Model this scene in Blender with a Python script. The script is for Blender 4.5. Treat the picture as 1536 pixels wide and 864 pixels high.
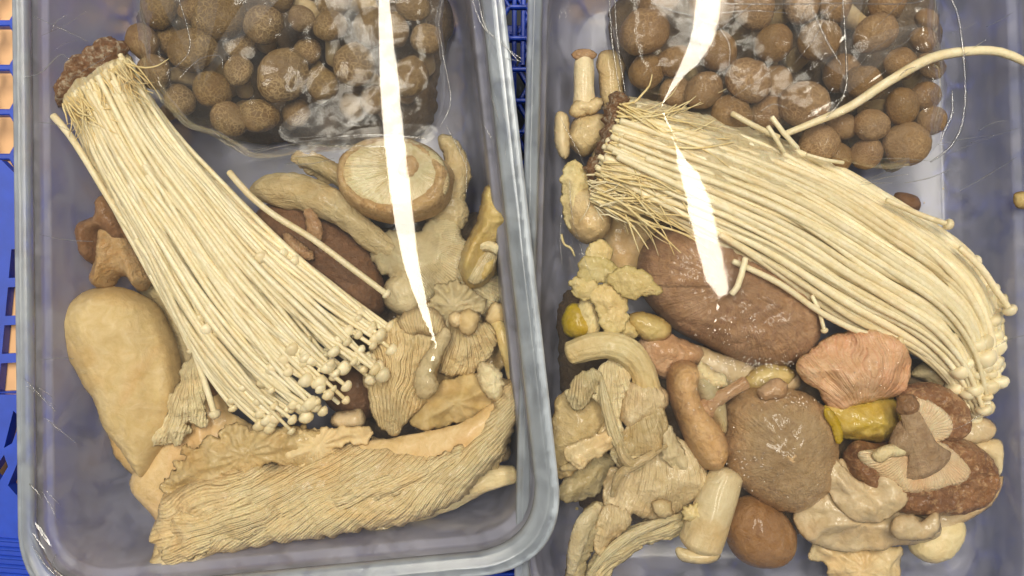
import bpy, math, random
import numpy as np
from mathutils import Vector
from mathutils.geometry import delaunay_2d_cdt

random.seed(7)
rng = np.random.default_rng(7)
S = 0.00025          # metres per unit; one unit is one photograph pixel on the plane of the left rim
H = 1300.0           # camera height above that plane, in units
FLOOR = -232.0       # inner floor of both tubs
col = bpy.context.scene.collection
sc = bpy.context.scene
for o in list(bpy.data.objects): bpy.data.objects.remove(o)

# ------------------------------------------------------------------ camera, world, lamps, exposure
cam_d = bpy.data.cameras.new('camera'); cam = bpy.data.objects.new('camera', cam_d); col.objects.link(cam)
cam.location = (0, 0, H * S)
cam_d.sensor_width = 36.0
cam_d.lens = 36.0 * H / 1536.0
cam_d.clip_start = 0.01; cam_d.clip_end = 50
sc.camera = cam

world = bpy.data.worlds.new('World'); sc.world = world; world.use_nodes = True
bg = world.node_tree.nodes['Background']
bg.inputs[0].default_value = (1.0, 0.97, 0.92, 1); bg.inputs[1].default_value = 0.30

def tube_light(name, px, y0, y1, width, power, rot=0.0, h=6000.0):
    """ceiling lamp; px is where the flat film mirrors it"""
    k = 1 + h / H
    d = bpy.data.lights.new(name, 'AREA'); d.shape = 'RECTANGLE'
    X = (px - 768) * k; Y = (432 - (y0 + y1) / 2) * k; L = (y1 - y0) * k
    d.size = width * k * S; d.size_y = L * S; d.energy = power; d.color = (1.0, 0.925, 0.77)
    o = bpy.data.objects.new(name, d); col.objects.link(o)
    o.location = (X * S, Y * S, h * S); o.rotation_euler = (0, 0, rot)
    return o
tube_light('ceiling_lamp', 610, -260, 520, 160, 16.0)
tube_light('ceiling_lamp.001', 1045, -260, 150, 160, 9.0)
tube_light('ceiling_lamp.004', 1045, 224, 452, 160, 5.0)
tube_light('ceiling_lamp.002', -230, -100, 700, 120, 10.0)
tube_light('ceiling_lamp.003', 1800, -620, 160, 130, 54.0)

sc.view_settings.view_transform = 'Standard'; sc.view_settings.look = 'None'
sc.view_settings.exposure = 0.06; sc.view_settings.gamma = 1.0
sc.render.engine = 'CYCLES'
sc.cycles.use_denoising = True
sc.cycles.max_bounces = 10; sc.cycles.transparent_max_bounces = 24; sc.cycles.transmission_bounces = 8
sc.cycles.diffuse_bounces = 3; sc.cycles.glossy_bounces = 4
sc.cycles.caustics_reflective = False
sc.cycles.sample_clamp_indirect = 4.0
sc.cycles.blur_glossy = 0.5

# ------------------------------------------------------------------ numeric helpers
def lin(r, g, b, k=1.0):
    f = lambda c: (c / 255 / 12.92) if c <= 10.31 else ((c / 255 + .055) / 1.055) ** 2.4
    return (min(1, f(r) * k), min(1, f(g) * k), min(1, f(b) * k), 1.0)

def _h(ix, iy, iz):
    n = (ix.astype(np.int64) * 374761393 + iy.astype(np.int64) * 668265263 + iz.astype(np.int64) * 2147483647 + iz.astype(np.int64) * 97531) & 0xffffffff
    n = ((n ^ (n >> 13)) * 1274126177) & 0xffffffff
    n = n ^ (n >> 16)
    return (n & 0xffffff) / float(0xffffff) * 2 - 1
def vn(x, y, z=0.0):
    x = np.asarray(x, float); y = np.asarray(y, float); z = np.asarray(z, float) + np.zeros_like(x)
    xi = np.floor(x); yi = np.floor(y); zi = np.floor(z)
    fx, fy, fz = x - xi, y - yi, z - zi
    q = lambda t: t * t * t * (t * (t * 6 - 15) + 10)
    u, v, w = q(fx), q(fy), q(fz)
    r = 0
    for a in (0, 1):
        for b in (0, 1):
            for c in (0, 1):
                r = r + _h(xi + a, yi + b, zi + c) * (u if a else 1 - u) * (v if b else 1 - v) * (w if c else 1 - w)
    return r
def fbm(x, y, z=0.0, octv=4):
    r = 0; a = 1.0; t = 0
    for i in range(octv):
        r = r + a * vn(x * 2 ** i + 17.3 * i, y * 2 ** i - 9.1 * i, z * 2 ** i + 3.7 * i); t += a; a *= .5
    return r / t

def catmull(p, step, closed=True):
    p = np.asarray(p, float); n = len(p); out = []
    rngi = range(n) if closed else range(n - 1)
    for i in rngi:
        if closed: a, b, c, d = p[i - 1], p[i], p[(i + 1) % n], p[(i + 2) % n]
        else: a, b, c, d = p[max(i - 1, 0)], p[i], p[i + 1], p[min(i + 2, n - 1)]
        m = max(1, int(np.linalg.norm((c - b)[:2]) / step))
        for k in range(m):
            t = k / m
            out.append(.5 * ((2 * b) + (c - a) * t + (2 * a - 5 * b + 4 * c - d) * t * t + (3 * b - a - 3 * c + d) * t ** 3))
    if not closed: out.append(p[-1])
    return np.array(out)

def dist_poly(P, Q, closed=True):
    """distance of points P to polyline Q"""
    A = Q; B = np.roll(Q, -1, 0) if closed else Q[1:]
    if not closed: A = Q[:-1]
    best = np.full(len(P), 1e9)
    for i in range(0, len(P), 4000):
        p = P[i:i + 4000, None, :]
        d = B - A; t = np.clip(((p - A) * d).sum(2) / np.maximum((d * d).sum(1), 1e-9), 0, 1)
        best[i:i + 4000] = np.sqrt((((A + d * t[..., None]) - p) ** 2).sum(2).min(1))
    return best
def ridge(poly, w, amp):
    q = catmull(poly, 14, False)
    return lambda x, y: amp * np.exp(-(dist_poly(np.stack([x, y], 1), q, False) / w) ** 2)
def dome(cx, cy, rx, ry, amp, rot=0.0):
    c, s = math.cos(math.radians(rot)), math.sin(math.radians(rot))
    return lambda x, y: amp * np.exp(-(((x - cx) * c + (y - cy) * s) / rx) ** 2 - ((-(x - cx) * s + (y - cy) * c) / ry) ** 2)
def both(*fs): return lambda x, y: sum(f(x, y) for f in fs)
def inside(P, Q):
    x, y = P[:, 0], P[:, 1]; r = np.zeros(len(P), bool); n = len(Q)
    for i in range(n):
        x1, y1 = Q[i]; x2, y2 = Q[(i + 1) % n]
        if y1 == y2: continue
        r ^= ((y1 > y) != (y2 > y)) & (x < (x2 - x1) * (y - y1) / (y2 - y1) + x1)
    return r

def wpos(x, y, z):
    """photograph position -> world units, for a thing that stands at height z"""
    k = (H - z) / H
    return (x - 768) * k, (432 - y) * k

# ------------------------------------------------------------------ object helpers
def tag(o, label=None, cat=None, group=None, kind=None):
    if label: o['label'] = label
    if cat: o['category'] = cat
    if group: o['group'] = group
    if kind: o['kind'] = kind
    return o
def empty(name, x, y, z, label, cat, group=None, rot=0.0):
    o = bpy.data.objects.new(name, None); col.objects.link(o); o.empty_display_size = .01
    X, Y = wpos(x, y, z); o.location = (X * S, Y * S, z * S); o.rotation_euler = (0, 0, rot)
    return tag(o, label, cat, group)
def mk(name, V, F, mat, parent=None, attrs=None, smooth=True, center=True):
    V = np.asarray(V, float) * S
    c = V.mean(0) if center else np.zeros(3)
    me = bpy.data.meshes.new(name)
    V2 = V - c
    if isinstance(F, np.ndarray) :
        k = F.shape[1]
        me.vertices.add(len(V2)); me.vertices.foreach_set('co', V2.ravel())
        me.loops.add(F.size); me.loops.foreach_set('vertex_index', F.ravel().astype(np.int32))
        me.polygons.add(len(F)); me.polygons.foreach_set('loop_start', np.arange(0, F.size, k, dtype=np.int32))
        me.update(calc_edges=True)
    else:
        me.from_pydata([tuple(v) for v in V2], [], F); me.update()
    if smooth: me.polygons.foreach_set('use_smooth', [True] * len(me.polygons))
    for k, a in (attrs or {}).items():
        at = me.attributes.new(k, 'FLOAT', 'POINT'); at.data.foreach_set('value', np.asarray(a, np.float32))
    if mat: me.materials.append(mat)
    o = bpy.data.objects.new(name, me); col.objects.link(o)
    if parent:
        o.parent = parent; o.location = Vector(c) - parent.location
    else: o.location = c
    return o

# ------------------------------------------------------------------ materials
def new_mat(name):
    m = bpy.data.materials.new(name); m.use_nodes = True
    nt = m.node_tree; nt.nodes.clear()
    out = nt.nodes.new('ShaderNodeOutputMaterial')
    return m, nt, out
class G:
    """tiny node-graph helper"""
    def __init__(s, nt): s.nt = nt
    def n(s, t, **kw):
        nd = s.nt.nodes.new('ShaderNode' + t)
        ins = kw.pop('ins', {})
        for k, v in kw.items(): setattr(nd, k, v)
        for k, v in ins.items():
            if hasattr(v, 'node') : s.nt.links.new(v, nd.inputs[k])
            else: nd.inputs[k].default_value = v
        return nd
    def math(s, op, a, b=0.0, c=0.0):
        return s.n('Math', operation=op, ins={0: a, 1: b, 2: c}).outputs[0]
    def mix(s, f, a, b):
        nd = s.nt.nodes.new('ShaderNodeMix'); nd.data_type = 'RGBA'
        for i, v in ((0, f), (6, a), (7, b)):
            if hasattr(v, 'node'): s.nt.links.new(v, nd.inputs[i])
            else: nd.inputs[i].default_value = v
        return nd.outputs[2]
    def remap(s, v, a, b, c=0.0, d=1.0):
        return s.n('MapRange', ins={0: v, 1: a, 2: b, 3: c, 4: d}).outputs[0]
def coords(g, k=1.0):
    tc = g.n('TexCoord')
    inf = g.n('ObjectInfo')
    vm = g.n('VectorMath', operation='SCALE', ins={0: tc.outputs['Object'], 3: k / (100 * S)})
    r = g.n('VectorMath', operation='SCALE', ins={0: (31.0, 17.0, 9.0), 3: inf.outputs['Random']})
    return g.n('VectorMath', operation='ADD', ins={0: vm.outputs[0], 1: r.outputs[0]}).outputs[0]

def mush(name, c1, c2, edge=None, rough=.5, scale=2.0, fine=14.0, bump=.5, sss=.35, coat=.15, gill=0.0, gbump=.0, gcol=None, fibre=0.0, spots=None, spot_amt=.0, mottle=.0, noisy=(.35, .7), hue=.05, crack=None, dimple=0.0, lift=1.0, warm=.55):
    up = lambda c: None if c is None else tuple(min(1, v * lift * (1 + (lift - 1) * q)) for v, q in zip(c[:3], (0, .12, .25))) + (1.0,)
    c1, c2, edge, spots, gcol = up(c1), up(c2), up(edge), up(spots), up(gcol)
    m, nt, out = new_mat(name); g = G(nt)
    co = coords(g)
    n1 = g.n('TexNoise', ins={'Vector': co, 'Scale': scale, 'Detail': 5.0, 'Roughness': .6, 'Distortion': .4})
    colr = g.mix(g.remap(n1.outputs[0], *noisy), c1, c2)
    nb_ = g.n('TexNoise', ins={'Vector': co, 'Scale': fine * .45, 'Detail': 6.0, 'Roughness': .7, 'Distortion': .8})
    hs0 = g.n('HueSaturation', ins={'Color': colr, 'Value': g.remap(nb_.outputs[0],   .3, .7, .90, 1.10), 'Saturation': g.remap(nb_.outputs[0], .3, .7, 1.10, .88)})
    colr = hs0.outputs[0]
    height = None
    n2 = g.n('TexNoise', ins={'Vector': co, 'Scale': fine, 'Detail': 6.0, 'Roughness': .65})
    n5 = g.n('TexNoise', ins={'Vector': co, 'Scale': .9, 'Detail': 3.0, 'Distortion': .9})
    wt = g.n('Mix', data_type='RGBA', blend_type='MULTIPLY')
    nt.links.new(g.remap(n5.outputs[0], .46, .72, 0.0, warm), wt.inputs[0]); nt.links.new(colr, wt.inputs[6]); wt.inputs[7].default_value = (.96, .74, .48, 1)
    colr = wt.outputs[2]
    height = g.math('ADD', n2.outputs[0], g.math('MULTIPLY', nb_.outputs[0], 1.6))
    if edge:
        at = g.n('Attribute', attribute_name='edge')
        e = g.math('ADD', at.outputs['Fac'], g.math('MULTIPLY', g.math('SUBTRACT', n2.outputs[0], .5), .5))
        colr = g.mix(g.remap(e, .0, .38, 1.0, 0.0), colr, edge)
    if gill > 0 or gbump > 0:
        at = g.n('Attribute', attribute_name='flow')
        wob = g.n('TexNoise', ins={'Vector': co, 'Scale': 3.0, 'Detail': 3.0})
        u = g.math('ADD', at.outputs['Fac'], g.math('MULTIPLY', wob.outputs[0], 1.2))
        w = g.math('ABSOLUTE', g.math('SINE', g.math('MULTIPLY', u, math.pi)))
        u2 = g.math('ADD', g.math('MULTIPLY', at.outputs['Fac'], 2.7), g.math('MULTIPLY', n1.outputs[0], 2.0))
        w2 = g.math('ABSOLUTE', g.math('SINE', g.math('MULTIPLY', u2, math.pi)))
        w = g.math('ADD', g.math('MULTIPLY', w, .65), g.math('MULTIPLY', w2, .35))
        colr = g.mix(g.math('MULTIPLY', g.remap(w, 0.0, .6, 1.0, 0.0), gill), colr, gcol or edge or c2)
        height = g.math('ADD', height, g.math('MULTIPLY', w, gbump))
    if fibre > 0:
        at = g.n('Attribute', attribute_name='flow')
        at2 = g.n('Attribute', attribute_name='along')
        cx = g.n('CombineXYZ', ins={0: at.outputs['Fac'], 1: g.math('MULTIPLY', at2.outputs['Fac'], .02), 2: 0.0})
        fn = g.n('TexNoise', ins={'Vector': cx.outputs[0], 'Scale': 1.0, 'Detail': 4.0, 'Roughness': .6})
        height = g.math('ADD', height, g.math('MULTIPLY', fn.outputs[0], fibre * 2))
        colr = g.mix(g.math('MULTIPLY', g.remap(fn.outputs[0], .35, .6, 1.0, 0.0), fibre * .6), colr, gcol or c2)
    if crack:                     # network of pale or dark lines on a cap skin
        cc, cs, cw, amt = crack
        wv = g.n('TexNoise', ins={'Vector': co, 'Scale': cs * .6, 'Detail': 2.0})
        cv = g.n('VectorMath', operation='ADD', ins={0: co, 1: g.n('VectorMath', operation='SCALE', ins={0: wv.outputs['Color'], 3: .16}).outputs[0]})
        v = g.n('TexVoronoi', feature='DISTANCE_TO_EDGE', ins={'Vector': cv.outputs[0], 'Scale': cs, 'Randomness': 1.0})
        ln = g.remap(v.outputs[0], 0.0, cw, 1.0, 0.0)
        n3 = g.n('TexNoise', ins={'Vector': co, 'Scale': 1.7, 'Detail': 3.0})
        amt2 = g.math('MULTIPLY', g.remap(n3.outputs[0], .35, .62), amt)
        colr = g.mix(g.math('MULTIPLY', ln, amt2), colr, cc)
        height = g.math('ADD', height, g.math('MULTIPLY', ln, dimple))
    if spots:
        n4 = g.n('TexNoise', ins={'Vector': co, 'Scale': 9.0, 'Detail': 5.0, 'Roughness': .7, 'Distortion': .6})
        colr = g.mix(g.math('MULTIPLY', g.remap(n4.outputs[0], .5, .66), spot_amt), colr, spots)
    hs = g.n('HueSaturation', ins={'Color': colr, 'Value': g.remap(g.n('ObjectInfo').outputs['Random'], 0, 1, 1 - hue * 2, 1 + hue * 2), 'Saturation': g.remap(g.n('ObjectInfo').outputs['Random'], 0, 1, 1 + hue * .6, 1 - hue * 1.2)})
    rg = g.remap(n2.outputs[0], .35, .7, max(.05, rough - .12), min(1, rough + .15))
    b = g.n('Bump', ins={'Strength': min(1.0, bump * 1.5), 'Distance': .0014, 'Height': height})
    p = g.n('BsdfPrincipled', ins={'Base Color': hs.outputs[0], 'Roughness': rg, 'Normal': b.outputs[0], 'Subsurface Weight': sss * .45,
            'Subsurface Scale': .0022, 'Subsurface Radius': (1.0, .7, .42), 'Coat Weight': min(1, coat * 1.3), 'Coat Roughness': .12, 'IOR': 1.42})
    nt.links.new(p.outputs[0], out.inputs[0])
    return m

def plastic_film(name, veil=.03, wr=.3, wscale=1.5, tint=(1, 1, 1, 1), grough=.04, gk=1.2):
    """thin clear sheet: mirrors by Fresnel, lets the rest straight through, a little milky"""
    m, nt, out = new_mat(name); g = G(nt)
    co = coords(g)
    at = g.n('Attribute', attribute_name='calm')
    n1 = g.n('TexNoise', ins={'Vector': co, 'Scale': wscale, 'Detail': 6.0, 'Roughness': .6, 'Distortion': 1.4})
    n2 = g.n('TexNoise', ins={'Vector': co, 'Scale': 1.1, 'Detail': 3.0, 'Distortion': .8})
    st = g.math('MULTIPLY', g.math('SUBTRACT', 1.0, at.outputs['Fac']), g.math('MULTIPLY', g.remap(n2.outputs[0], .42, .7, .05, 1.0), wr))
    b = g.n('Bump', ins={'Strength': st, 'Distance': .0010, 'Height': n1.outputs[0]})
    gl = g.n('BsdfGlossy', ins={'Color': (1, 1, 1, 1), 'Roughness': grough, 'Normal': b.outputs[0]})
    tr = g.n('BsdfTransparent', ins={'Color': tint})
    df = g.n('BsdfDiffuse', ins={'Color': (.75, .78, .84, 1)})
    tl = g.n('BsdfTranslucent', ins={'Color': (.75, .78, .84, 1)})
    dd = g.n('MixShader', ins={0: .5, 1: df.outputs[0], 2: tl.outputs[0]})
    n3 = g.n('TexNoise', ins={'Vector': co, 'Scale': .9, 'Detail': 4.0, 'Distortion': 1.5})
    base = g.n('MixShader', ins={0: g.remap(n3.outputs[0], .4, .72, veil * .4, veil * 2.2), 1: tr.outputs[0], 2: dd.outputs[0]})
    fr = g.n('Fresnel', ins={'IOR': 1.5, 'Normal': b.outputs[0]})
    f2 = g.math('MULTIPLY', fr.outputs[0], gk)
    mx = g.n('MixShader', ins={0: f2, 1: base.outputs[0], 2: gl.outputs[0]})
    nt.links.new(mx.outputs[0], out.inputs[0])
    return m

# ------------------------------------------------------------------ shape builders
def pillow(name, pts, z, T, mat, R=None, parent=None, step=4.0, h=None, gill=None, jag=(0, 20), under=.5, curl=None,
           fine=(0, 10), seed=0, tilt=(0, 0), smooth_d=6, label=None, cat=None, group=None, frill=None, spow=.5, linear=False, wave=None, crease=None, grow=3.0, ruffle=None, leaf=False):
    """closed body whose plan is the given outline: rounded shoulders, own relief on top, own underside"""
    pts = np.asarray(pts, float)
    b = catmull(pts, step * 1.0) if not linear else catmull(np.repeat(pts, 1, 0), step)
    if grow:
        sg = np.sign((b[:, 0] * np.roll(b[:, 1], -1) - b[:, 1] * np.roll(b[:, 0], -1)).sum())
        nx = np.roll(b, -3, 0) - np.roll(b, 3, 0); nx = np.stack([nx[:, 1], -nx[:, 0]], 1) * sg
        b = b + nx / np.maximum(np.linalg.norm(nx, axis=1, keepdims=True), 1e-6) * grow
    if jag[0]:
        c = b.mean(0); nx = np.roll(b, -1, 0) - np.roll(b, 1, 0); nx = np.stack([nx[:, 1], -nx[:, 0]], 1)
        nx /= np.maximum(np.linalg.norm(nx, axis=1, keepdims=True), 1e-6)
        b = b + nx * (jag[0] * fbm(b[:, 0] / jag[1], b[:, 1] / jag[1], seed + .5, 4))[:, None] * 2.0
    lo, hi = b.min(0), b.max(0)
    gx, gy = np.meshgrid(np.arange(lo[0], hi[0], step), np.arange(lo[1], hi[1], step * .866))
    gx = gx + (np.arange(gx.shape[0]) % 2)[:, None] * step * .5
    P = np.stack([gx.ravel(), gy.ravel()], 1)
    P = P + rng.uniform(-.15, .15, P.shape) * step
    P = P[inside(P, b)]
    d = dist_poly(P, b); k = d > step * .55; P = P[k]; d = d[k]
    nb = len(b)
    allp = np.concatenate([b, P])
    vs, es, fs, ov, oe, of = delaunay_2d_cdt([Vector(p) for p in allp], [(i, (i + 1) % nb) for i in range(nb)], [], 1, 1e-4)
    xy = np.array([(v.x, v.y) for v in vs]); F = np.array([f for f in fs if len(f) == 3])
    a, bb, cc = xy[F[:, 0]], xy[F[:, 1]], xy[F[:, 2]]
    F = F[inside((a + bb + cc) / 3, b)]
    ar = (xy[F[:, 1], 0] - xy[F[:, 0], 0]) * (xy[F[:, 2], 1] - xy[F[:, 0], 1]) - (xy[F[:, 2], 0] - xy[F[:, 0], 0]) * (xy[F[:, 1], 1] - xy[F[:, 0], 1])
    F[ar > 0] = F[ar > 0][:, ::-1]           # y will be flipped, so clockwise here is up there
    n = len(xy); D = dist_poly(xy, b); bd = D < 1e-3
    if R is None: R = D.max()
    Tbig = T
    if leaf: Rb = max(D.max(), 1); R = 9; T = max(6, T * .3); under = 1.0
    t = np.clip(D / R, 0, 1)
    prof = (1 - (1 - t) ** 2) ** spow
    # smooth the shoulder function over the mesh
    E = np.concatenate([F[:, [0, 1]], F[:, [1, 2]], F[:, [2, 0]]])
    deg = np.bincount(E.ravel(), minlength=n).astype(float)
    for _ in range(smooth_d):
        s = np.bincount(E[:, 0], prof[E[:, 1]], n) + np.bincount(E[:, 1], prof[E[:, 0]], n)
        prof = np.where(bd, prof, .4 * prof + .6 * s / np.maximum(deg, 1))
    x, y = xy[:, 0], xy[:, 1]
    top = T * prof
    rel = np.zeros(n)
    if leaf:
        q = np.clip(D / Rb, 0, 1); q = q * q * (3 - 2 * q)
        rel = rel + Tbig * .62 * (q - .4) + Tbig * .34 * fbm(x / 52, y / 52, seed + 21.0, 2)
    if ruffle:
        ca = gill['c'] if gill else xy.mean(0)
        an_ = np.arctan2(y - ca[1], x - ca[0]); r_ = np.hypot(x - ca[0], y - ca[1]); r_ = np.clip((r_ - np.percentile(r_, 5)) / (np.ptp(r_) + 1), 0, 1)
        rel = rel + ruffle[0] * (.25 + r_) * np.sin(an_ * ruffle[1] + 2.6 * fbm(x / 50, y / 50, seed + 31.0, 3))
    if h is not None: rel = rel + h(x, y)
    if fine[0]: rel = rel + fine[0] * fbm(x / fine[1], y / fine[1], seed + 3.1, 4)
    if wave: rel = rel + wave[0] * np.sin(fbm(x / wave[1], y / wave[1], seed + 8.8, 2) * wave[2])
    flow = np.zeros(n); along = np.zeros(n)
    if gill:
        cx, cy = gill['c']; ang = np.arctan2(y - cy, x - cx); rr = np.hypot(x - cx, y - cy)
        a0 = gill.get('a0')
        if a0 is not None: ang = (ang - math.radians(a0) + np.pi) % (2 * np.pi)
        ws_ = gill.get('ws', 60); wob = gill.get('wob', .8) * fbm(x / ws_, y / ws_, seed + 5.0, 3)
        flow = ang * gill['n'] / (2 * np.pi) + wob
        along = rr
        f2 = flow * .5 + .6 * vn(x / 30, y / 30, seed + 2.0)
        mx_ = np.clip((rr - np.median(rr)) / (np.ptp(rr) * .25 + 1) + .7 + .5 * vn(x / 40, y / 40, seed), 0, 1)
        w = np.abs(np.sin(np.pi * flow)) ** .6 * mx_ + np.abs(np.sin(np.pi * f2)) ** .45 * (1 - mx_)
        rel = rel + gill.get('macro', .9) * gill.get('amp', 2.0) * np.clip(D / 12, 0, 1) * fbm(flow / 5.0, rr / 80, seed + 4.4, 4) * 1.8
        am = gill.get('amp', 2.0) * np.clip(rr / gill.get('r0', 30), 0, 1) * np.clip(D / gill.get('ed', 8), 0, 1)
        if gill.get('mask'): am = am * gill['mask'](x, y)
        br = .6 + .4 * vn(x / 37, y / 37, seed + 9.0)
        rel = rel + am * br * (w - .5)
    cz = crease if crease is not None else .018 * T
    if cz:
        if gill: q1 = vn(flow / 7.0, rr / 55, seed + 12.0)
        else: q1 = vn(x / 26 + .6 * vn(x / 14, y / 14, seed), y / 26 + .6 * vn(x / 14, y / 14, seed + 1.0), seed + 12.0)
        rel = rel - cz * np.clip(1 - np.abs(q1) * 7, 0, 1) * np.clip(D / 6, 0, 1)
        rel = rel + cz * .55 * fbm(x / 9, y / 9, seed + 15.0, 3)
    eda = np.clip(D / (step * 1.6), 0, 1)
    if curl: rel = rel + curl[0] * np.exp(-D / curl[1]) * (1 + .7 * fbm(x / 25, y / 25, seed + 1.0, 3))
    if frill: rel = rel + frill[0] * np.exp(-D / frill[1]) * np.sin(fbm(x / frill[2], y / frill[2], seed + 6.0, 2) * 9)
    base = tilt[0] * (x - x.mean()) + tilt[1] * (y - y.mean())
    zt = z + base + top + rel
    zb = z + base + rel * .6 - under * T * prof - .15 * T * eda
    kk = (H - z) / H
    X = (x - 768) * kk; Y = (432 - y) * kk
    Vt = np.stack([X, Y, np.where(bd, z + base + rel, zt)], 1)
    idx = np.arange(n); inner = np.where(~bd)[0]
    mp = idx.copy(); mp[inner] = n + np.arange(len(inner))
    Vb = np.stack([X[inner], Y[inner], zb[inner]], 1)
    V = np.concatenate([Vt, Vb]); Fb = mp[F][:, ::-1]
    FF = np.concatenate([F, Fb])
    ed = np.concatenate([t, t[inner]]); fl = np.concatenate([flow, flow[inner]]); al = np.concatenate([along, along[inner]])
    o = mk(name, V, FF, mat, parent, {'edge': ed, 'flow': fl, 'along': al})
    return tag(o, label, cat, group)

def tube(name, path, rad, mat, parent=None, seg=14, step=6, noise=(0, 20), flat=1.0, seed=0, round_end=True, groove=(0, 5),
         label=None, cat=None, group=None, build=True):
    """path: (x, y, z) photograph positions with their own heights; rad: radii at the path points"""
    P = np.array([(*wpos(x, y, z), z) for x, y, z in path], float)
    Q = np.concatenate([P, np.asarray(rad, float)[:, None]], 1)
    C = catmull(Q, step, False)
    c = C[:, :3]; r = np.maximum(C[:, 3], .3)
    tn = np.gradient(c, axis=0); tn /= np.maximum(np.linalg.norm(tn, axis=1, keepdims=True), 1e-9)
    if round_end:
        e0 = [(c[0] - tn[0] * r[0] * f, r[0] * g_) for f, g_ in ((.42, .25), (.33, .62), (.16, .88))]
        e1 = [(c[-1] + tn[-1] * r[-1] * f, r[-1] * g_) for f, g_ in ((.16, .88), (.33, .62), (.42, .25))]
        c = np.concatenate([[e[0] for e in e0], c, [e[0] for e in e1]]); r = np.concatenate([[e[1] for e in e0], r, [e[1] for e in e1]])
        tn = np.concatenate([[tn[0]] * 3, tn, [tn[-1]] * 3])
    up = np.array([0, 0, 1.0]); sd = np.cross(tn, up); l = np.linalg.norm(sd, axis=1, keepdims=True)
    sd = np.where(l < .05, np.array([[1.0, 0, 0]]), sd / np.maximum(l, 1e-6)); nr = np.cross(sd, tn)
    a = np.linspace(0, 2 * np.pi, seg, endpoint=False); m = len(c)
    R = np.repeat(r[:, None], seg, 1)
    L = np.concatenate([[0], np.cumsum(np.linalg.norm(np.diff(c, axis=0), axis=1))])
    if noise[0]:
        R = R * (1 + noise[0] * fbm(np.cos(a)[None] * 1.3 + seed, np.sin(a)[None] * 1.3 + L[:, None] / noise[1], seed * 1.7, 3))
    if groove[0]: R = R * (1 + groove[0] * np.cos(a * groove[1] + vn(L / 40, L * 0 + seed)[:, None] * 2)[...])
    V = c[:, None, :] + sd[:, None, :] * (np.cos(a)[None, :, None] * R[..., None]) + nr[:, None, :] * (np.sin(a)[None, :, None] * R[..., None] * flat)
    V = V.reshape(-1, 3)
    i, j = np.meshgrid(np.arange(m - 1), np.arange(seg), indexing='ij'); j2 = (j + 1) % seg
    F = np.stack([i * seg + j, i * seg + j2, (i + 1) * seg + j2, (i + 1) * seg + j], -1).reshape(-1, 4)
    F = [tuple(f) for f in F[:, ::-1]] + [tuple(range(seg))][::1] + [tuple(range((m - 1) * seg, m * seg))[::-1]]
    if not build: return V, F
    fl = np.tile(a * r.mean() / 4.0, m); al = np.repeat(L, seg)
    o = mk(name, V, F, mat, parent, {'edge': np.ones(len(V)), 'flow': fl, 'along': al})
    return tag(o, label, cat, group)

def lathe(prof, seg=28, nz=0.0, nsc=1.0, seed=0, squash=(1, 1)):
    """prof: list of (r, z). closed surface of revolution with soft irregularity"""
    prof = catmull(np.array(prof, float), .12 * max(p[0] for p in prof), False)
    a = np.linspace(0, 2 * np.pi, seg, endpoint=False); m = len(prof)
    r = prof[:, 0][:, None] * np.ones(seg); zz = prof[:, 1][:, None] * np.ones(seg)
    X = r * np.cos(a); Y = r * np.sin(a)
    k = 1 + nz * fbm(X * nsc, Y * nsc, zz * nsc + seed * 7.7, 3)
    V = np.stack([X * k * squash[0], Y * k * squash[1], zz * k], -1).reshape(-1, 3)
    i, j = np.meshgrid(np.arange(m - 1), np.arange(seg), indexing='ij'); j2 = (j + 1) % seg
    F = np.stack([i * seg + j, i * seg + j2, (i + 1) * seg + j2, (i + 1) * seg + j], -1).reshape(-1, 4)
    return V, [tuple(f) for f in F] + [tuple(range((m - 1) * seg, m * seg))] + [tuple(range(seg))[::-1]]

def join(parts):
    V = []; F = []; k = 0
    for v, f in parts:
        V.append(v); F += [tuple(i + k for i in q) for q in f]; k += len(v)
    return np.concatenate(V), F

# ================================================================== THE SETTING: surface below, crate, tubs
def simple_mat(name, colr, rough=.5, nscale=6.0, var=.12, bump=.1, sss=0.0):
    m, nt, out = new_mat(name); g = G(nt)
    tc = g.n('TexCoord'); co = g.n('VectorMath', operation='SCALE', ins={0: tc.outputs['Object'], 3: 1 / (100 * S)}).outputs[0]
    n = g.n('TexNoise', ins={'Vector': co, 'Scale': nscale, 'Detail': 5.0})
    hs = g.n('HueSaturation', ins={'Color': colr, 'Value': g.remap(n.outputs[0], .3, .7, 1 - var, 1 + var)})
    b = g.n('Bump', ins={'Strength': bump, 'Distance': .0005, 'Height': n.outputs[0]})
    p = g.n('BsdfPrincipled', ins={'Base Color': hs.outputs[0], 'Roughness': rough, 'Normal': b.outputs[0], 'Subsurface Weight': sss, 'Subsurface Scale': .002})
    nt.links.new(p.outputs[0], out.inputs[0]); return m
M = {}
M['tan'] = simple_mat('tan_board', lin(240, 190, 140), .7, 3.0, .06)
M['dark'] = simple_mat('dark_ground', lin(38, 46, 60), .6, 2.0, .3)
M['blue'] = simple_mat('blue_crate_plastic', lin(28, 66, 178), .38, 3.0, .12, .06, .15)
M['paleblob'] = simple_mat('pale_scrap', lin(215, 215, 205), .3, 3.0, .1)

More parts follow.
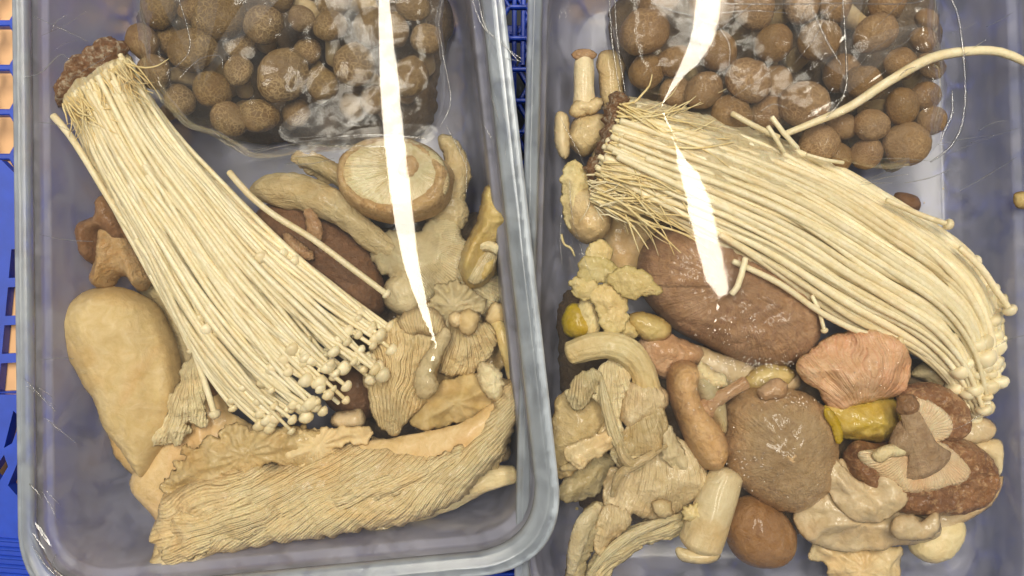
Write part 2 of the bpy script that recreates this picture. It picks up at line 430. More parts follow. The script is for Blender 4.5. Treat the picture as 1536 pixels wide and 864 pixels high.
def sheet(name, x0, y0, x1, y1, z, mat, t=6):
    X0, Y0 = wpos(x0, y0, z); X1, Y1 = wpos(x1, y1, z)
    V = [(X0, Y0, z), (X1, Y0, z), (X1, Y1, z), (X0, Y1, z), (X0, Y0, z - t), (X1, Y0, z - t), (X1, Y1, z - t), (X0, Y1, z - t)]
    F = [(3, 2, 1, 0), (4, 5, 6, 7), (0, 1, 5, 4), (1, 2, 6, 5), (2, 3, 7, 6), (3, 0, 4, 7)]
    return mk(name, V, F, mat, smooth=False)
tag(sheet('ground', -1500, -1200, 3200, 2200, -470, M['dark']), kind='structure')
tag(sheet('wooden_board', -420, -600, 700, 1500, -318, M['tan'], 12), 'flat peach-tan board lying under the blue crate on the left side', 'board')
tag(sheet('wooden_board', 846, -600, 985, 1500, -318, M['tan'], 12), 'narrow peach-tan board under the blue crate beneath the right tub', 'board')

tag(sheet('raised_board', -420, 300, 26, 640, -244, M['tan'], 40), 'peach-tan board piece added to look lit through the slots in the blue side rail', 'block')  # raised board piece added close under the slots to catch more light

crate = empty('plastic_crate', 768, 432, -260, 'blue plastic crate with open honeycomb bottom that holds both clear tubs', 'crate')
def bar_mesh(segs, w, z0, z1, bev=2.0):
    """bars between pairs of points, hexagonal section"""
    V = []; F = []
    for (ax, ay), (bx, by) in segs:
        dx, dy = bx - ax, by - ay; l = math.hypot(dx, dy)
        if l < 1: continue
        dx /= l; dy /= l; nx, ny = -dy, dx; k = len(V)
        for (px, py) in ((ax - dx * w * .3, ay - dy * w * .3), (bx + dx * w * .3, by + dy * w * .3)):
            for s, zz in ((-w / 2, z0), (-w / 2, z1 - bev), (-w / 2 + bev, z1), (w / 2 - bev, z1), (w / 2, z1 - bev), (w / 2, z0)):
                V.append((px + nx * s, py + ny * s, zz))
        for i in range(6):
            j = (i + 1) % 6
            F.append((k + i, k + 6 + i, k + 6 + j, k + j))
        F.append(tuple(k + i for i in range(5, -1, -1))[::-1]); F.append(tuple(k + 6 + i for i in range(5, -1, -1)))
    return V, F
def honeycomb(x0, x1, y0, y1, a, w, z0, z1, ox=0, oy=0):
    """hexagons with side a, pointed left and right"""
    segs = set(); hh = a * math.sqrt(3) / 2
    for i in range(int((x1 - x0) / (1.5 * a)) + 2):
        for j in range(int((y1 - y0) / (2 * hh)) + 2):
            cx = x0 + ox + i * 1.5 * a; cy = y0 + oy + j * 2 * hh + (hh if i % 2 else 0)
            p = [(round(cx + a * math.cos(k * math.pi / 3), 1), round(cy + a * math.sin(k * math.pi / 3), 1)) for k in range(6)]
            for k in range(6):
                q = tuple(sorted((p[k], p[(k + 1) % 6]))); segs.add(q)
    seen = {}
    for s in segs:
        key = (round((s[0][0] + s[1][0]) / 2 / 3), round((s[0][1] + s[1][1]) / 2 / 3)); seen[key] = s
    return bar_mesh(list(seen.values()), w, z0, z1)
X0, Y0 = wpos(82, -160, -255); X1, Y1 = wpos(1750, 1050, -255)
V, F = honeycomb(X0, X1, Y1, Y0, 36, 7, -268, -250, 4, 10)
mk('bottom_lattice', V, F, M['blue'], crate, smooth=False)
X0, Y0 = wpos(-230, -160, -255); X1, Y1 = wpos(20, 262, -255)
V, F = honeycomb(X0, X1, Y1, Y0, 46, 11, -272, -250, -2, -8)
mk('side_lattice', V, F, M['blue'], crate, smooth=False)
def slab_with_holes(name, outline, holes, z, t, mat, parent, bevel=1.5):
    loops = [outline] + holes; vs = []; es = []
    for L in loops:
        k = len(vs); vs += [Vector((x, 432 * 2 - y - 0)) * 1.0 for x, y in L]; es += [(k + i, k + (i + 1) % len(L)) for i in range(len(L))]
    ov, oe, of, *_ = delaunay_2d_cdt(vs, es, [], 1, 1e-4)
    xy = np.array([(v.x, 864 - v.y) for v in ov])
    tri = [f for f in of]
    keep = []
    for f in tri:
        c = np.array([[xy[list(f), 0].mean(), xy[list(f), 1].mean()]])
        if not any(inside(c, np.array(hh, float))[0] for hh in holes) : keep.append(f)
    kk = (H - z) / H
    X = (xy[:, 0] - 768) * kk; Y = (432 - xy[:, 1]) * kk; n = len(xy)
    V = [(X[i], Y[i], z) for i in range(n)] + [(X[i], Y[i], z - t) for i in range(n)]
    F = []; cnt = {}
    for f in keep:
        a = xy[list(f)]; area = sum((X[f[i]] * Y[f[(i + 1) % len(f)]] - X[f[(i + 1) % len(f)]] * Y[f[i]]) for i in range(len(f)))
        f = list(f) if area > 0 else list(f)[::-1]
        F.append(tuple(f)); F.append(tuple(i + n for i in f[::-1]))
        for i in range(len(f)):
            e = (f[i], f[(i + 1) % len(f)]); cnt[e] = cnt.get(e, 0) + 1
    for (a, b) in list(cnt):
        if (b, a) not in cnt: F.append((b, a, a + n, b + n))
    return mk(name, V, F, mat, parent, smooth=False)
holes = [[(17 - i * 5.2, 374 + 57 * i), (52 - i * 5.2, 372 + 57 * i), (50 - i * 6, 415 + 57 * i), (13 - i * 5.2, 417 + 57 * i)] for i in range(4)]
holes.append([(25, 362), (50, 362), (50, 330), (31, 330)])
slab_with_holes('side_rail', [(-160, 242), (2, 240), (24, 262), (70, 262), (70, 596), (-160, 596)], holes, -222, 20, M['blue'], crate)
holes = [[(20, 616), (32, 628), (18, 665), (6, 672)], [(6, 682), (12, 700), (-2, 724), (-14, 712)], [(28, 690), (60, 700), (55, 742), (24, 742), (12, 728)],
         [(-30, 620), (-12, 622), (-22, 690), (-40, 680)]]
slab_with_holes('corner_panel', [(-160, 592), (90, 592), (90, 900), (-160, 900)], holes, -190, 24, M['blue'], crate)
V, F = bar_mesh([(wpos(-40, 806 + i * 13, -188), wpos(85, 816 + i * 13, -188)) for i in range(7)], 6, -193, -184)
mk('corner_rib', V, F, M['blue'], crate, smooth=False)
X0, Y0 = wpos(777, -90, -95); Y1 = wpos(777, 318, -95)[1]
V, F = honeycomb(X0, X0 - 45, Y1, Y0, 29, 6, -104, -92, 0, 4)
mk('divider_lattice', V, F, M['blue'], crate, smooth=False)
# vertical posts seen between the tubs, and the rail by the bottom edge
V, F = bar_mesh([(wpos(772, -80, -245), wpos(771, 150, -245)), (wpos(786, -80, -245), wpos(784, 96, -245))], 8, -262, -240)
mk('rib', V, F, M['blue'], crate, smooth=False)
V, F = bar_mesh([(wpos(560, 852 + i * 9, -180), wpos(800, 846 + i * 9, -180)) for i in range(7)], 5, -215, -190)
mk('floor_rib', V, F, M['blue'], crate, smooth=False)
V, F = bar_mesh([(wpos(150 + 70 * i, 600, -270), wpos(190 + 70 * i, 900, -270)) for i in range(9)] + [(wpos(110, y, -270), wpos(1700, y - 30, -270)) for y in (60, 330, 640)], 26, -296, -273)
mk('cross_rib', V, F, M['blue'], crate, smooth=False)
for (x, y, r, wd) in ((795, 232, 5, 'uppermost small'), (797, 262, 7, 'middle slanted'), (796, 300, 8, 'largest and lowest'), (801, 288, 4, 'tiniest')):
    V, F = lathe([(0, r * .5), (r * .6, r * .42), (r, 0), (r * .6, -r * .4), (0, -r * .5)], 12, .2, .1, x)
    o = mk('mushroom_scrap', V, F, M['paleblob']); X, Y = wpos(x, y, -300); o.location = (X * S, Y * S, -346 * S); o.scale = (.7, 1.8, 1); o.rotation_euler = (0, 0, .4)
    tag(o, wd + ' pale scrap fallen under the blue honeycomb between the tubs', 'scrap', 'pale scraps under the crate')

# ---- clear tubs
def tub_plastic(name, milk, rough, colr, clear):
    m, nt, out = new_mat(name); g = G(nt)
    co = coords(g)
    n1 = g.n('TexNoise', ins={'Vector': co, 'Scale': 2.0, 'Detail': 3.0, 'Distortion': 1.0})
    n2 = g.n('TexNoise', ins={'Vector': co, 'Scale': 22.0, 'Detail': 5.0})
    b = g.n('Bump', ins={'Strength': .12, 'Distance': .001, 'Height': g.math('ADD', n1.outputs[0], g.math('MULTIPLY', n2.outputs[0], .15))})
    tr = g.n('BsdfTransparent', ins={'Color': (.86, .90, .97, 1)})
    rf = g.n('BsdfRefraction', ins={'Color': (.88, .92, .99, 1), 'Roughness': rough, 'IOR': 1.35})
    df = g.n('BsdfDiffuse', ins={'Color': colr, 'Normal': b.outputs[0]}); tl = g.n('BsdfTranslucent', ins={'Color': colr})
    dd = g.n('MixShader', ins={0: .4, 1: df.outputs[0], 2: tl.outputs[0]})
    a = g.n('MixShader', ins={0: clear, 1: rf.outputs[0], 2: tr.outputs[0]})
    c = g.n('MixShader', ins={0: g.remap(n1.outputs[0], .35, .65, milk * .6, milk * 1.35), 1: a.outputs[0], 2: dd.outputs[0]})
    gl = g.n('BsdfGlossy', ins={'Color': (1, 1, 1, 1), 'Roughness': .26, 'Normal': b.outputs[0]})
    fr = g.n('Fresnel', ins={'IOR': 1.49, 'Normal': b.outputs[0]})
    d = g.n('MixShader', ins={0: fr.outputs[0], 1: c.outputs[0], 2: gl.outputs[0]})
    nt.links.new(d.outputs[0], out.inputs[0]); return m
M['rim'] = tub_plastic('tub_rim_plastic', .60, .30, lin(208, 218, 230), .34)
M['wall'] = tub_plastic('tub_wall_plastic', .50, .36, lin(212, 214, 236), .16)

LIPSCALE = [1, 1, 1, .62]
def ring(quad, inset, z, r, nc=12, ns=26, wob=0):
    q = np.array(quad, float); n = 4; pts = []
    lines = []
    for i in range(4):
        a, b = q[i], q[(i + 1) % 4]; d = (b - a) / np.linalg.norm(b - a); nrm = np.array([-d[1], d[0]])
        cen = q.mean(0)
        if np.dot(cen - a, nrm) < 0: nrm = -nrm
        lines.append((a + nrm * inset * (LIPSCALE[i] if inset < 60 else 1), d))
    cor = []
    for i in range(4):
        (p, d), (p2, d2) = lines[i - 1], lines[i]
        t = np.linalg.solve(np.array([d, -d2]).T, p2 - p); cor.append((p + d * t[0], d, d2))
    for i in range(4):
        c, d0, d1 = cor[i]; c2, d1b, d2 = cor[(i + 1) % 4]
        # corner arc between incoming d0 and outgoing d1
        ang = math.acos(max(-1, min(1, float(np.dot(d0, d1))))); tl = r * math.tan(ang / 2)
        A = c - d0 * tl; B = c + d1 * tl
        for k in range(nc):
            t = k / nc; pts.append((1 - t) ** 2 * A + 2 * t * (1 - t) * (c + (A + B - 2 * c) * .08) + t * t * B)
        ang2 = math.acos(max(-1, min(1, float(np.dot(d1, d2))))); tl2 = r * math.tan(ang2 / 2)
        A2 = c2 - d1 * tl2
        for k in range(ns): pts.append(B + (A2 - B) * k / ns)
    P = np.array(pts)
    if wob:
        P = P + np.stack([wob * fbm(P[:, 0] / 60, P[:, 1] / 60, z * .01, 2), wob * fbm(P[:, 0] / 60, P[:, 1] / 60, 5 + z * .01, 2)], 1)
    return np.concatenate([P, np.full((len(P), 1), z)], 1)
def loft(quad, prof, close_bottom=False, z0=0, r0=115):
    rings = [ring(quad, ins, z0 + z, max(20, r0 - ins * rf), wob=w) for ins, z, rf, w in prof]
    n = len(rings[0]); V = np.concatenate(rings); F = []
    sgn = 1
    for i in range(len(rings) - 1):
        for k in range(n):
            k2 = (k + 1) % n; F.append((i * n + k, i * n + k2, (i + 1) * n + k2, (i + 1) * n + k))
    if close_bottom:
        c = len(V); cen = rings[-1].mean(0); 
        R2 = []
        for s in (.75, .5, .25):
            rr = cen + (rings[-1] - cen) * s; R2.append(rr)
        V = np.concatenate([V] + R2 + [[cen]]); b = (len(rings) - 1) * n
        for j in range(3):
            for k in range(n):
                k2 = (k + 1) % n; F.append((b + j * n + k, b + j * n + k2, b + (j + 1) * n + k2, b + (j + 1) * n + k))
        b = b + 3 * n
        for k in range(n): F.append((b + k, b + (k + 1) % n, len(V) - 1))
    V = V.copy(); V[:, 0] -= 768; V[:, 1] = 432 - V[:, 1]
    return V, F
LQ = [(16, -150), (738, -150), (851, 852), (28, 930)]
RQ = [(797, -150), (1604, -150), (1640, 1010), (770, 990)]
def make_tub(quad, z0, label):
    tub = empty('plastic_tub', sum(p[0] for p in quad) / 4, sum(p[1] for p in quad) / 4, FLOOR, label, 'tub')
    V, F = loft(quad, [(0, -22, 0, 0), (-.5, -5, 0, 0), (2, -.8, 0, 0), (5, 0, 0, 0), (11, 0, .6, 0), (13, 1.8, .6, 1.2), (15, 2.2, .6, 1.2), (17, .2, .6, 1.2), (27, -.4, .6, 0), (31, -3, .6, 0), (33, -8, .6, 0), (33, -16, .6, 0)], z0=z0)
    rim = mk('rim', V, F, M['rim'], tub, center=True)
    V, F = loft(quad, [(33, -16, .6, 0), (35, -36, .6, 0), (39, -41, .6, 0), (47, -43, .6, 0), (50, -48, .6, 0), (56, -110, .6, .8), (62, -170, .6, .8), (70, FLOOR - z0 + 22, .6, 0), (78, FLOOR - z0 + 6, .6, 0), (92, FLOOR - z0, .6, 0)], True, z0=z0)
    w = mk('body', V, F, M['wall'], tub)
    for o, t in ((rim, 2.4), (w, 2.6)):
        md = o.modifiers.new('thickness', 'SOLIDIFY'); md.thickness = t * S; md.offset = 0
    return tub
tubL = make_tub(LQ, 0, 'clear plastic tub on the left with its rounded corner and bottom rim in view')
tubR = make_tub(RQ, -38, 'clear plastic tub on the right, rim tucked under the other tub, holding the pink mushroom')

# ---- stretched film over the tubs, with the slack places where it mirrors the ceiling lamps
M['film'] = plastic_film('stretch_film', .008, .16, gk=1.2, grough=.03)
M['film2'] = plastic_film('stretch_film_right', .008, .16, gk=1.05, grough=.035)
M['fold'] = plastic_film('film_fold', .10, .10, 4.0)
def film(quad, z, streaks, label, wrinkles=(), lampx=0, folds=()):
    q = ring(quad, 4, z, 110)
    lo, hi = np.array([q[:, 0].min(), -130]), np.array([min(q[:, 0].max(), 1620), 960])
    st = 3.0
    gx = np.arange(lo[0], hi[0], st); gy = np.arange(lo[1], hi[1], st)
    X, Y = np.meshgrid(gx, gy); x = X.ravel(); y = Y.ravel()
    P = np.stack([x, y], 1); ins = inside(P, q[:, :2]); D = dist_poly(P[ins], q[:, :2])
    d = np.zeros(len(x)); d[ins] = D
    calm = np.zeros(len(x)); hgt = np.zeros(len(x))
    A = 2 * 6000 / (1 + 6000 / H)              # how far a unit slope shifts the mirrored lamp
    for sk in streaks:
        ys = np.array([s[0] for s in sk]); xs = np.array([s[1] for s in sk]); ws = np.array([s[2] for s in sk])
        yy = np.arange(-140, 970, 1.0); kr = np.exp(-(np.arange(-24, 25) / 9.0) ** 2); kr /= kr.sum()
        sm = lambda v: np.convolve(np.pad(np.interp(yy, ys, v), 24, mode='edge'), kr, 'valid')
        xc = np.interp(y, yy, sm(xs)); w = np.interp(y, yy, sm(ws)) * (.66 if lampx < 700 else .78)
        fy = np.clip((y - ys[0] + 14) / 14, 0, 1) * np.clip((ys[-1] + 14 - y) / 14, 0, 1)
        band = np.exp(-((x - xc) / 62) ** 4) * fy
        # cylinder whose mirrored lamp sits at xc with width w
        sl = (xc - lampx) / A
        kx = (40 / np.maximum(w, 1.0) - 1) / A
        u = (x - xc) * 160 / np.maximum(w, .8)
        dd_ = x - xc; target = lampx + np.sign(dd_) * np.sqrt(dd_ ** 2 + (92 * np.tanh(u / 92)) ** 2)               # where on the ceiling this spot looks, in film units
        slope = (x - target) / A * np.exp(-((x - xc) / 165) ** 4) * fy
        sg = slope.reshape(X.shape); hg = np.cumsum(sg, 1) * st
        ic = np.clip(((xc.reshape(X.shape)[:, 0] - lo[0]) / st).astype(int), 0, X.shape[1] - 1)
        ic = np.clip(ic, 0, X.shape[1] - 2); fr_ = (xc.reshape(X.shape)[:, 0] - gx[ic]) / st; ar_ = np.arange(len(ic))
        hg = hg - (hg[ar_, ic] * (1 - fr_) + hg[ar_, ic + 1] * fr_)[:, None]
        hgt = hgt + (hg.ravel()) * np.exp(-((x - xc) / 270) ** 2)
        calm = np.maximum(calm, np.exp(-((x - xc) / 170) ** 4) )
    big = 1.3 * fbm(x / 240, y / 240, 3.0 + lampx, 2) + .7 * fbm(x / 90, y / 60, 1.0 + lampx, 3)
    for (cx, cy, rx, ry, ang, per, amp) in wrinkles:
        c, s = math.cos(math.radians(ang)), math.sin(math.radians(ang))
        u = (x - cx) * c + (y - cy) * s; v = -(x - cx) * s + (y - cy) * c
        m = np.exp(-(u / rx) ** 2 - (v / ry) ** 2)
        big = big + amp * m * np.sin(v / per * 6.28 + 2.5 * fbm(u / 90, v / 25, cx, 3)) * (.5 + .5 * vn(u / 50, v / 14, cy))
    edge = np.clip(d / 30, 0, 1)
    hgt = hgt + .8 * edge * big * (1 - calm) * (1 - .93 * np.exp(-((x - lampx) / 230) ** 4) * (y < 660)) + .012 * fbm(x / 9, y / 40, 2.0 + lampx, 3) * calm
    idx = -np.ones(len(x), int); idx[ins] = np.arange(ins.sum())
    I = idx.reshape(X.shape)
    a, b, c, e = I[:-1, :-1], I[:-1, 1:], I[1:, 1:], I[1:, :-1]
    ok = (a >= 0) & (b >= 0) & (c >= 0) & (e >= 0)
    F = np.stack([a[ok], e[ok], c[ok], b[ok]], -1)
    kk = 1.0
    V = np.stack([(x - 768) * kk, (432 - y) * kk, z + hgt], 1)[ins]
    o = mk('plastic_film', V, F, M['film'] if lampx < 700 else M['film2'], None, {'calm': calm[ins]})
    tag(o, label, 'film')
    fr2 = random.Random(int(lampx))
    extra = []
    for i in range(26):
        if lampx < 700: cx, cy, aa = fr2.choice([(fr2.uniform(50, 130), fr2.uniform(560, 780), .75), (fr2.uniform(380, 560), fr2.uniform(205, 245), -.1), (fr2.uniform(680, 770), fr2.uniform(40, 300), 1.2), (fr2.uniform(60, 200), fr2.uniform(20, 220), -.5)])
        else: cx, cy, aa = fr2.choice([(fr2.uniform(840, 880), fr2.uniform(60, 420), 1.4), (fr2.uniform(1300, 1460), fr2.uniform(240, 290), -.2), (fr2.uniform(1440, 1520), fr2.uniform(40, 640), -.4), (fr2.uniform(1100, 1400), fr2.uniform(10, 130), -.7)])
        aa += fr2.gauss(0, .18); l = fr2.uniform(14, 46); b_ = fr2.uniform(-4, 4)
        extra.append(([(cx - l * math.cos(aa), cy - l * math.sin(aa)), (cx + b_, cy + b_), (cx + l * math.cos(aa), cy + l * math.sin(aa))], fr2.uniform(.45, .9)))
    for (pts, w) in list(folds) + extra:
        ppl = [(px, py, z - 4) for px, py in pts]
        t = tube('fold', ppl, [w * .5] + [w] * (len(pts) - 2) + [w * .5], M['fold'], None, 8, 5, (.3, 12), .7, seed=pts[0][0])
        t.parent = o; t.location = Vector(t.location) - o.location
    return o
streakL = [[(-130, 578, 6), (-30, 577, 12), (20, 578, 16), (90, 583, 24), (150, 587, 29), (250, 596, 31), (340, 608, 29), (400, 619, 23), (450, 633, 14), (485, 644, 7), (506, 651, 2), (524, 655, .3), (700, 625, .3), (960, 612, .3)]]
streakR = [[(-130, 1085, 34), (-20, 1070, 35), (30, 1064, 33), (60, 1054, 28), (90, 1040, 22), (120, 1021, 14), (140, 1009, 7), (154, 1001, 2), (164, 1000, .3), (205, 1020, .3),
            (222, 1030, 14), (240, 1036, 24), (290, 1052, 32), (340, 1062, 34), (390, 1074, 33), (430, 1084, 28), (446, 1087, 20), (456, 1088, .3), (640, 1060, .3), (960, 1046, .3)]]
film(LQ, 5, streakL, 'stretched clear film over the left tub mirroring one long lamp streak', [
    (110, 660, 90, 60, 38, 9, 1.6), (70, 800, 90, 50, 55, 14, 1.6), (600, 190, 160, 40, -8, 11, 1.2), (420, 225, 100, 30, -20, 8, 1.2), (740, 120, 120, 30, 75, 12, 1.3),
    (150, 60, 90, 60, -35, 26, 1.1)], 610,
    [([(262, -20), (285, 70), (250, 110)], 1.0),
     ([(705, -10), (722, 35), (745, 60), (782, 88)], 1.4), ([(716, -10), (728, 40), (755, 66), (778, 92)], 1.2), ([(736, 60), (752, 84), (782, 92)], 1.0),
     ([(50, 24), (90, 42), (132, 62)], .8), ([(38, 116), (62, 108), (90, 82), (104, 90)], 1.1), ([(58, 184), (80, 186), (108, 198)], .8),
     ([(84, 832), (80, 852), (100, 868), (120, 872)], 1.5), ([(48, 818), (70, 850), (92, 870)], 1.1), ([(44, 726), (54, 736), (62, 748)], 1.4),
     ([(440, 214), (500, 206), (560, 202), (640, 208)], 1.0), ([(60, 352), (100, 360), (140, 362)], .9), ([(60, 540), (90, 537), (110, 538)], .9)])
film(RQ, -32, streakR, 'stretched clear film over the right tub with two short mirrored lamp streaks', [
    (1260, 60, 120, 60, -40, 30, 1.0), (1320, 110, 120, 26, -33, 22, 1.4), (1400, 262, 90, 40, -10, 10, 1.4), (1110, 40, 90, 40, 30, 24, 1.2), (880, 180, 90, 40, 88, 14, 1.2),
    (1160, 545, 90, 26, 8, 8, 1.2)], 1045,
    [([(1418, -20), (1436, 20), (1444, 70), (1448, 140), (1442, 190), (1424, 222), (1396, 243)], 2.0),
     ([(1428, 136), (1428, 170), (1416, 198), (1412, 212)], 2.2), ([(914, -10), (918, 60), (930, 138)], 1.5), ([(922, -10), (926, 60), (938, 140)], 1.2),
     ([(1060, 4), (1110, 6), (1180, 6), (1260, 5), (1366, 5), (1390, -8)], 1.2), ([(1216, 10), (1240, 60), (1262, 98)], 1.8), ([(1264, -6), (1268, 60), (1270, 122), (1262, 150), (1240, 176)], 1.8),
     ([(1480, 40), (1500, 30), (1520, 18)], 1.0), ([(1456, 214), (1490, 204), (1528, 192)], 1.1), ([(1440, 286), (1480, 264), (1524, 236)], 1.2)])

# ---- inner bag round each pack of small caps: a loose, slightly milky sheet with folds
M['bag'] = plastic_film('bag_film', .026, .12, 2.2, grough=.09, gk=.28)
M['bagfold'] = plastic_film('bag_fold_film', .07, .15, 5.0, grough=.14, gk=.35)
def loose_sheet(name, pts, z, mat, amp=5.0, per=70.0, seed=0, parent=None, step=6.0, sag=0.0):
    b = catmull(pts, step) ; lo, hi = b.min(0), b.max(0)
    gx, gy = np.meshgrid(np.arange(lo[0], hi[0], step), np.arange(lo[1], hi[1], step)); P = np.stack([gx.ravel(), gy.ravel()], 1)
    P = P[inside(P, b)]; P = P[dist_poly(P, b) > step * .5]; allp = np.concatenate([b, P]); nb = len(b)
    vs, es, fs, *_ = delaunay_2d_cdt([Vector(p) for p in allp], [(i, (i + 1) % nb) for i in range(nb)], [], 1, 1e-4)
    xy = np.array([(v.x, v.y) for v in vs]); F = np.array([f for f in fs if len(f) == 3])
    F = F[inside(xy[F].mean(1), b)]
    x, y = xy[:, 0], xy[:, 1]; D = dist_poly(xy, b)
    zz = z + amp * fbm(x / per, y / (per * .5), seed, 4) - sag * np.exp(-D / 16)
    X, Y = wpos(x, y, z)
    return mk(name, np.stack([X, Y, zz], 1), F, mat, parent, {'calm': np.exp(-((x - (610 if x.mean() < 768 else 1045)) / 150) ** 2) * .5})
def bag(pts, z, folds, label, seed, rolls):
    o = loose_sheet('plastic_bag', pts, z, M['bag'], 6, 80, seed, None, 5, 26)
    tag(o, label, 'bag')
    for i, p in enumerate(folds):
        f = loose_sheet('fold', p, z + 5 + (i % 3) * 1.5, M['bagfold'], 2.5, 40, seed + i + 1, None, 5)
        f.parent = o; f.location = Vector(f.location) - o.location
    for p, w in rolls:
        t = tube('fold_line', [(x, y, z + 5) for x, y in p], [w * .5] + [w] * (len(p) - 2) + [w * .5], M['fold'], None, 8, 5, (.3, 12), .6, seed=p[0][0])
        t.parent = o; t.location = Vector(t.location) - o.location
bag([(205, -60), (420, -70), (640, -60), (662, 40), (668, 130), (640, 196), (560, 214), (450, 226), (370, 232), (310, 200), (262, 180), (214, 120), (196, 40)], -16,
    [[(226, -40), (262, -40), (280, 20), (300, 112), (270, 60), (240, 0)], [(400, -40), (440, -30), (380, 40), (318, 110), (306, 124), (330, 60)], [(300, -20), (330, -30), (316, 60), (296, 118)],
     [(470, 210), (560, 190), (650, 188), (640, 214), (560, 222), (430, 238), (372, 240)], [(480, -30), (520, -30), (556, 60), (610, 130), (560, 110), (510, 50)], [(420, 190), (480, 150), (560, 150), (520, 196), (440, 214)]],
    'slack milky bag film wrapped round the brown caps of the left tub', 3,
    [([(268, 118), (300, 88), (330, 84), (334, 104)], .9), ([(236, 112), (240, 128), (246, 134)], .9), ([(372, 232), (440, 216), (560, 204), (640, 206)], 1.0), ([(428, 222), (470, 228), (520, 214)], .8), ([(655, 10), (664, 80), (676, 150), (660, 190)], .9)])
bag([(930, -60), (1180, -70), (1400, -60), (1424, 40), (1432, 140), (1420, 210), (1388, 240), (1330, 250), (1250, 226), (1160, 176), (1040, 146), (950, 120), (922, 40)], -50,
    [[(1160, -40), (1200, -30), (1240, 60), (1262, 112), (1210, 70), (1180, 20)], [(1262, 118), (1300, 60), (1372, 36), (1380, 44), (1330, 90), (1270, 140)], [(1270, -40), (1300, -30), (1280, 60), (1266, 120), (1260, 60)], [(960, -30), (1010, -20), (1060, 40), (1070, 70), (1010, 40)]],
    'slack shiny bag film knotted over the brown caps of the right tub', 8,
    [([(976, 4), (1010, 16), (1040, 24), (1076, 36), (1110, 20), (1130, 4)], 1.4), ([(1000, 66), (1020, 50), (1028, 54), (1030, 64)], .9), ([(1076, 38), (1094, 66), (1094, 96)], 1.4), ([(1072, 20), (1130, 16), (1186, 20)], 1.0), ([(1140, 168), (1160, 156), (1184, 164)], .9)])

# ================================================================== MUSHROOM MATERIALS
M['enoki'] = mush('enoki_stalk', warm=.25, c1=lin(234, 217, 172), c2=lin(243, 231, 198), rough=.42, scale=3, fine=20, bump=.12, sss=.5, coat=.15, hue=.06)
M['enoki_mass'] = mush('enoki_grown_together', lin(242, 226, 180), lin(250, 238, 206), rough=.5, scale=2, fine=20, bump=.7, sss=.45, fibre=.9, gcol=lin(222, 188, 124), hue=.0)
M['enoki_yellow'] = mush('enoki_fray', lin(232, 202, 130), lin(244, 228, 178), rough=.5, scale=4, fine=20, bump=.3, sss=.4)
M['substrate'] = mush('brown_substrate', lin(132, 90, 54), lin(182, 136, 92), rough=.8, scale=9, fine=26, bump=1.0, sss=0, coat=.05, spots=lin(226, 214, 190), spot_amt=.95)
M['tan_cap'] = mush('tan_oyster_skin', lin(206, 178, 122), lin(222, 198, 144), edge=lin(182, 152, 98), rough=.62, scale=1.2, fine=9, bump=.22, coat=.03, noisy=(.3, .7), hue=.08)
M['smooth_tan'] = mush('oyster_flesh', lin(222, 190, 132), lin(212, 182, 128), rough=.5, scale=1.4, fine=12, bump=.25)
M['gills'] = mush('oyster_gills', lin(216, 190, 140), lin(228, 206, 156), edge=lin(176, 148, 104), rough=.5, scale=1.2, fine=16, bump=.55, gill=.55, gbump=1.1, gcol=lin(170, 140, 94), lift=1.28)
M['cream_gills'] = mush('pale_oyster_gills', lin(238, 222, 176), lin(228, 208, 160), edge=lin(206, 184, 138), rough=.5, scale=1.5, fine=16, bump=.5, gill=.45, gbump=1.0, gcol=lin(178, 156, 108), lift=1.08)
M['grey_oyster'] = mush('grey_oyster_skin', lin(176, 158, 118), lin(194, 176, 134), edge=lin(150, 130, 92), rough=.5, scale=2.2, fine=11, bump=.5, lift=1.32, hue=.08)
M['greyish_stem'] = mush('oyster_stem', lin(186, 166, 122), lin(204, 184, 140), rough=.5, scale=2.5, fine=12, bump=.55, fibre=.4, gcol=lin(150, 126, 82), lift=1.20)
M['cream_stem'] = mush('cream_stem', lin(228, 206, 152), lin(236, 220, 172), rough=.42, scale=2.0, fine=10, bump=.3, fibre=.35, gcol=lin(200, 174, 118))
M['yellow_oyster'] = mush('yellowish_oyster', lin(204, 176, 104), lin(218, 196, 130), edge=lin(176, 142, 72), rough=.4, scale=2.0, fine=12, bump=.35, coat=.3)
M['yellow'] = mush('golden_oyster', lin(200, 168, 40), lin(186, 160, 66), edge=lin(222, 194, 40), rough=.35, scale=2.0, fine=12, bump=.3, coat=.4)
M['torn'] = mush('torn_yellow_strip', lin(206, 186, 124), lin(222, 204, 148), edge=lin(190, 168, 104), rough=.45, scale=2.4, fine=12, bump=.4, fibre=.3, gcol=lin(176, 148, 86), coat=.2, lift=1.12, hue=.08)
M['disc'] = mush('shiitake_gills', lin(226, 200, 156), lin(216, 186, 140), rough=.5, scale=1.6, fine=22, bump=.5, gill=.7, gbump=.7, gcol=lin(200, 168, 122), lift=1.5)
M['disc_rim'] = mush('shiitake_rim', lin(196, 164, 116), lin(172, 134, 90), rough=.55, scale=3.5, fine=24, bump=.55, spots=lin(112, 72, 42), spot_amt=.45, lift=1.40)
M['stub'] = mush('stem_scar', lin(206, 174, 128), lin(190, 154, 108), rough=.6, scale=4, fine=18, bump=.5)
M['cremini'] = mush('brown_cap_skin', lin(108, 76, 50), lin(130, 94, 64), rough=.5, scale=2.0, fine=14, bump=.4, coat=.05, fibre=.5, gcol=lin(84, 56, 36), warm=.2, spots=lin(166, 118, 82), spot_amt=.22, lift=1.10)
M['scar'] = mush('torn_flesh', lin(206, 168, 124), lin(184, 138, 96), rough=.6, scale=5, fine=20, bump=.8)
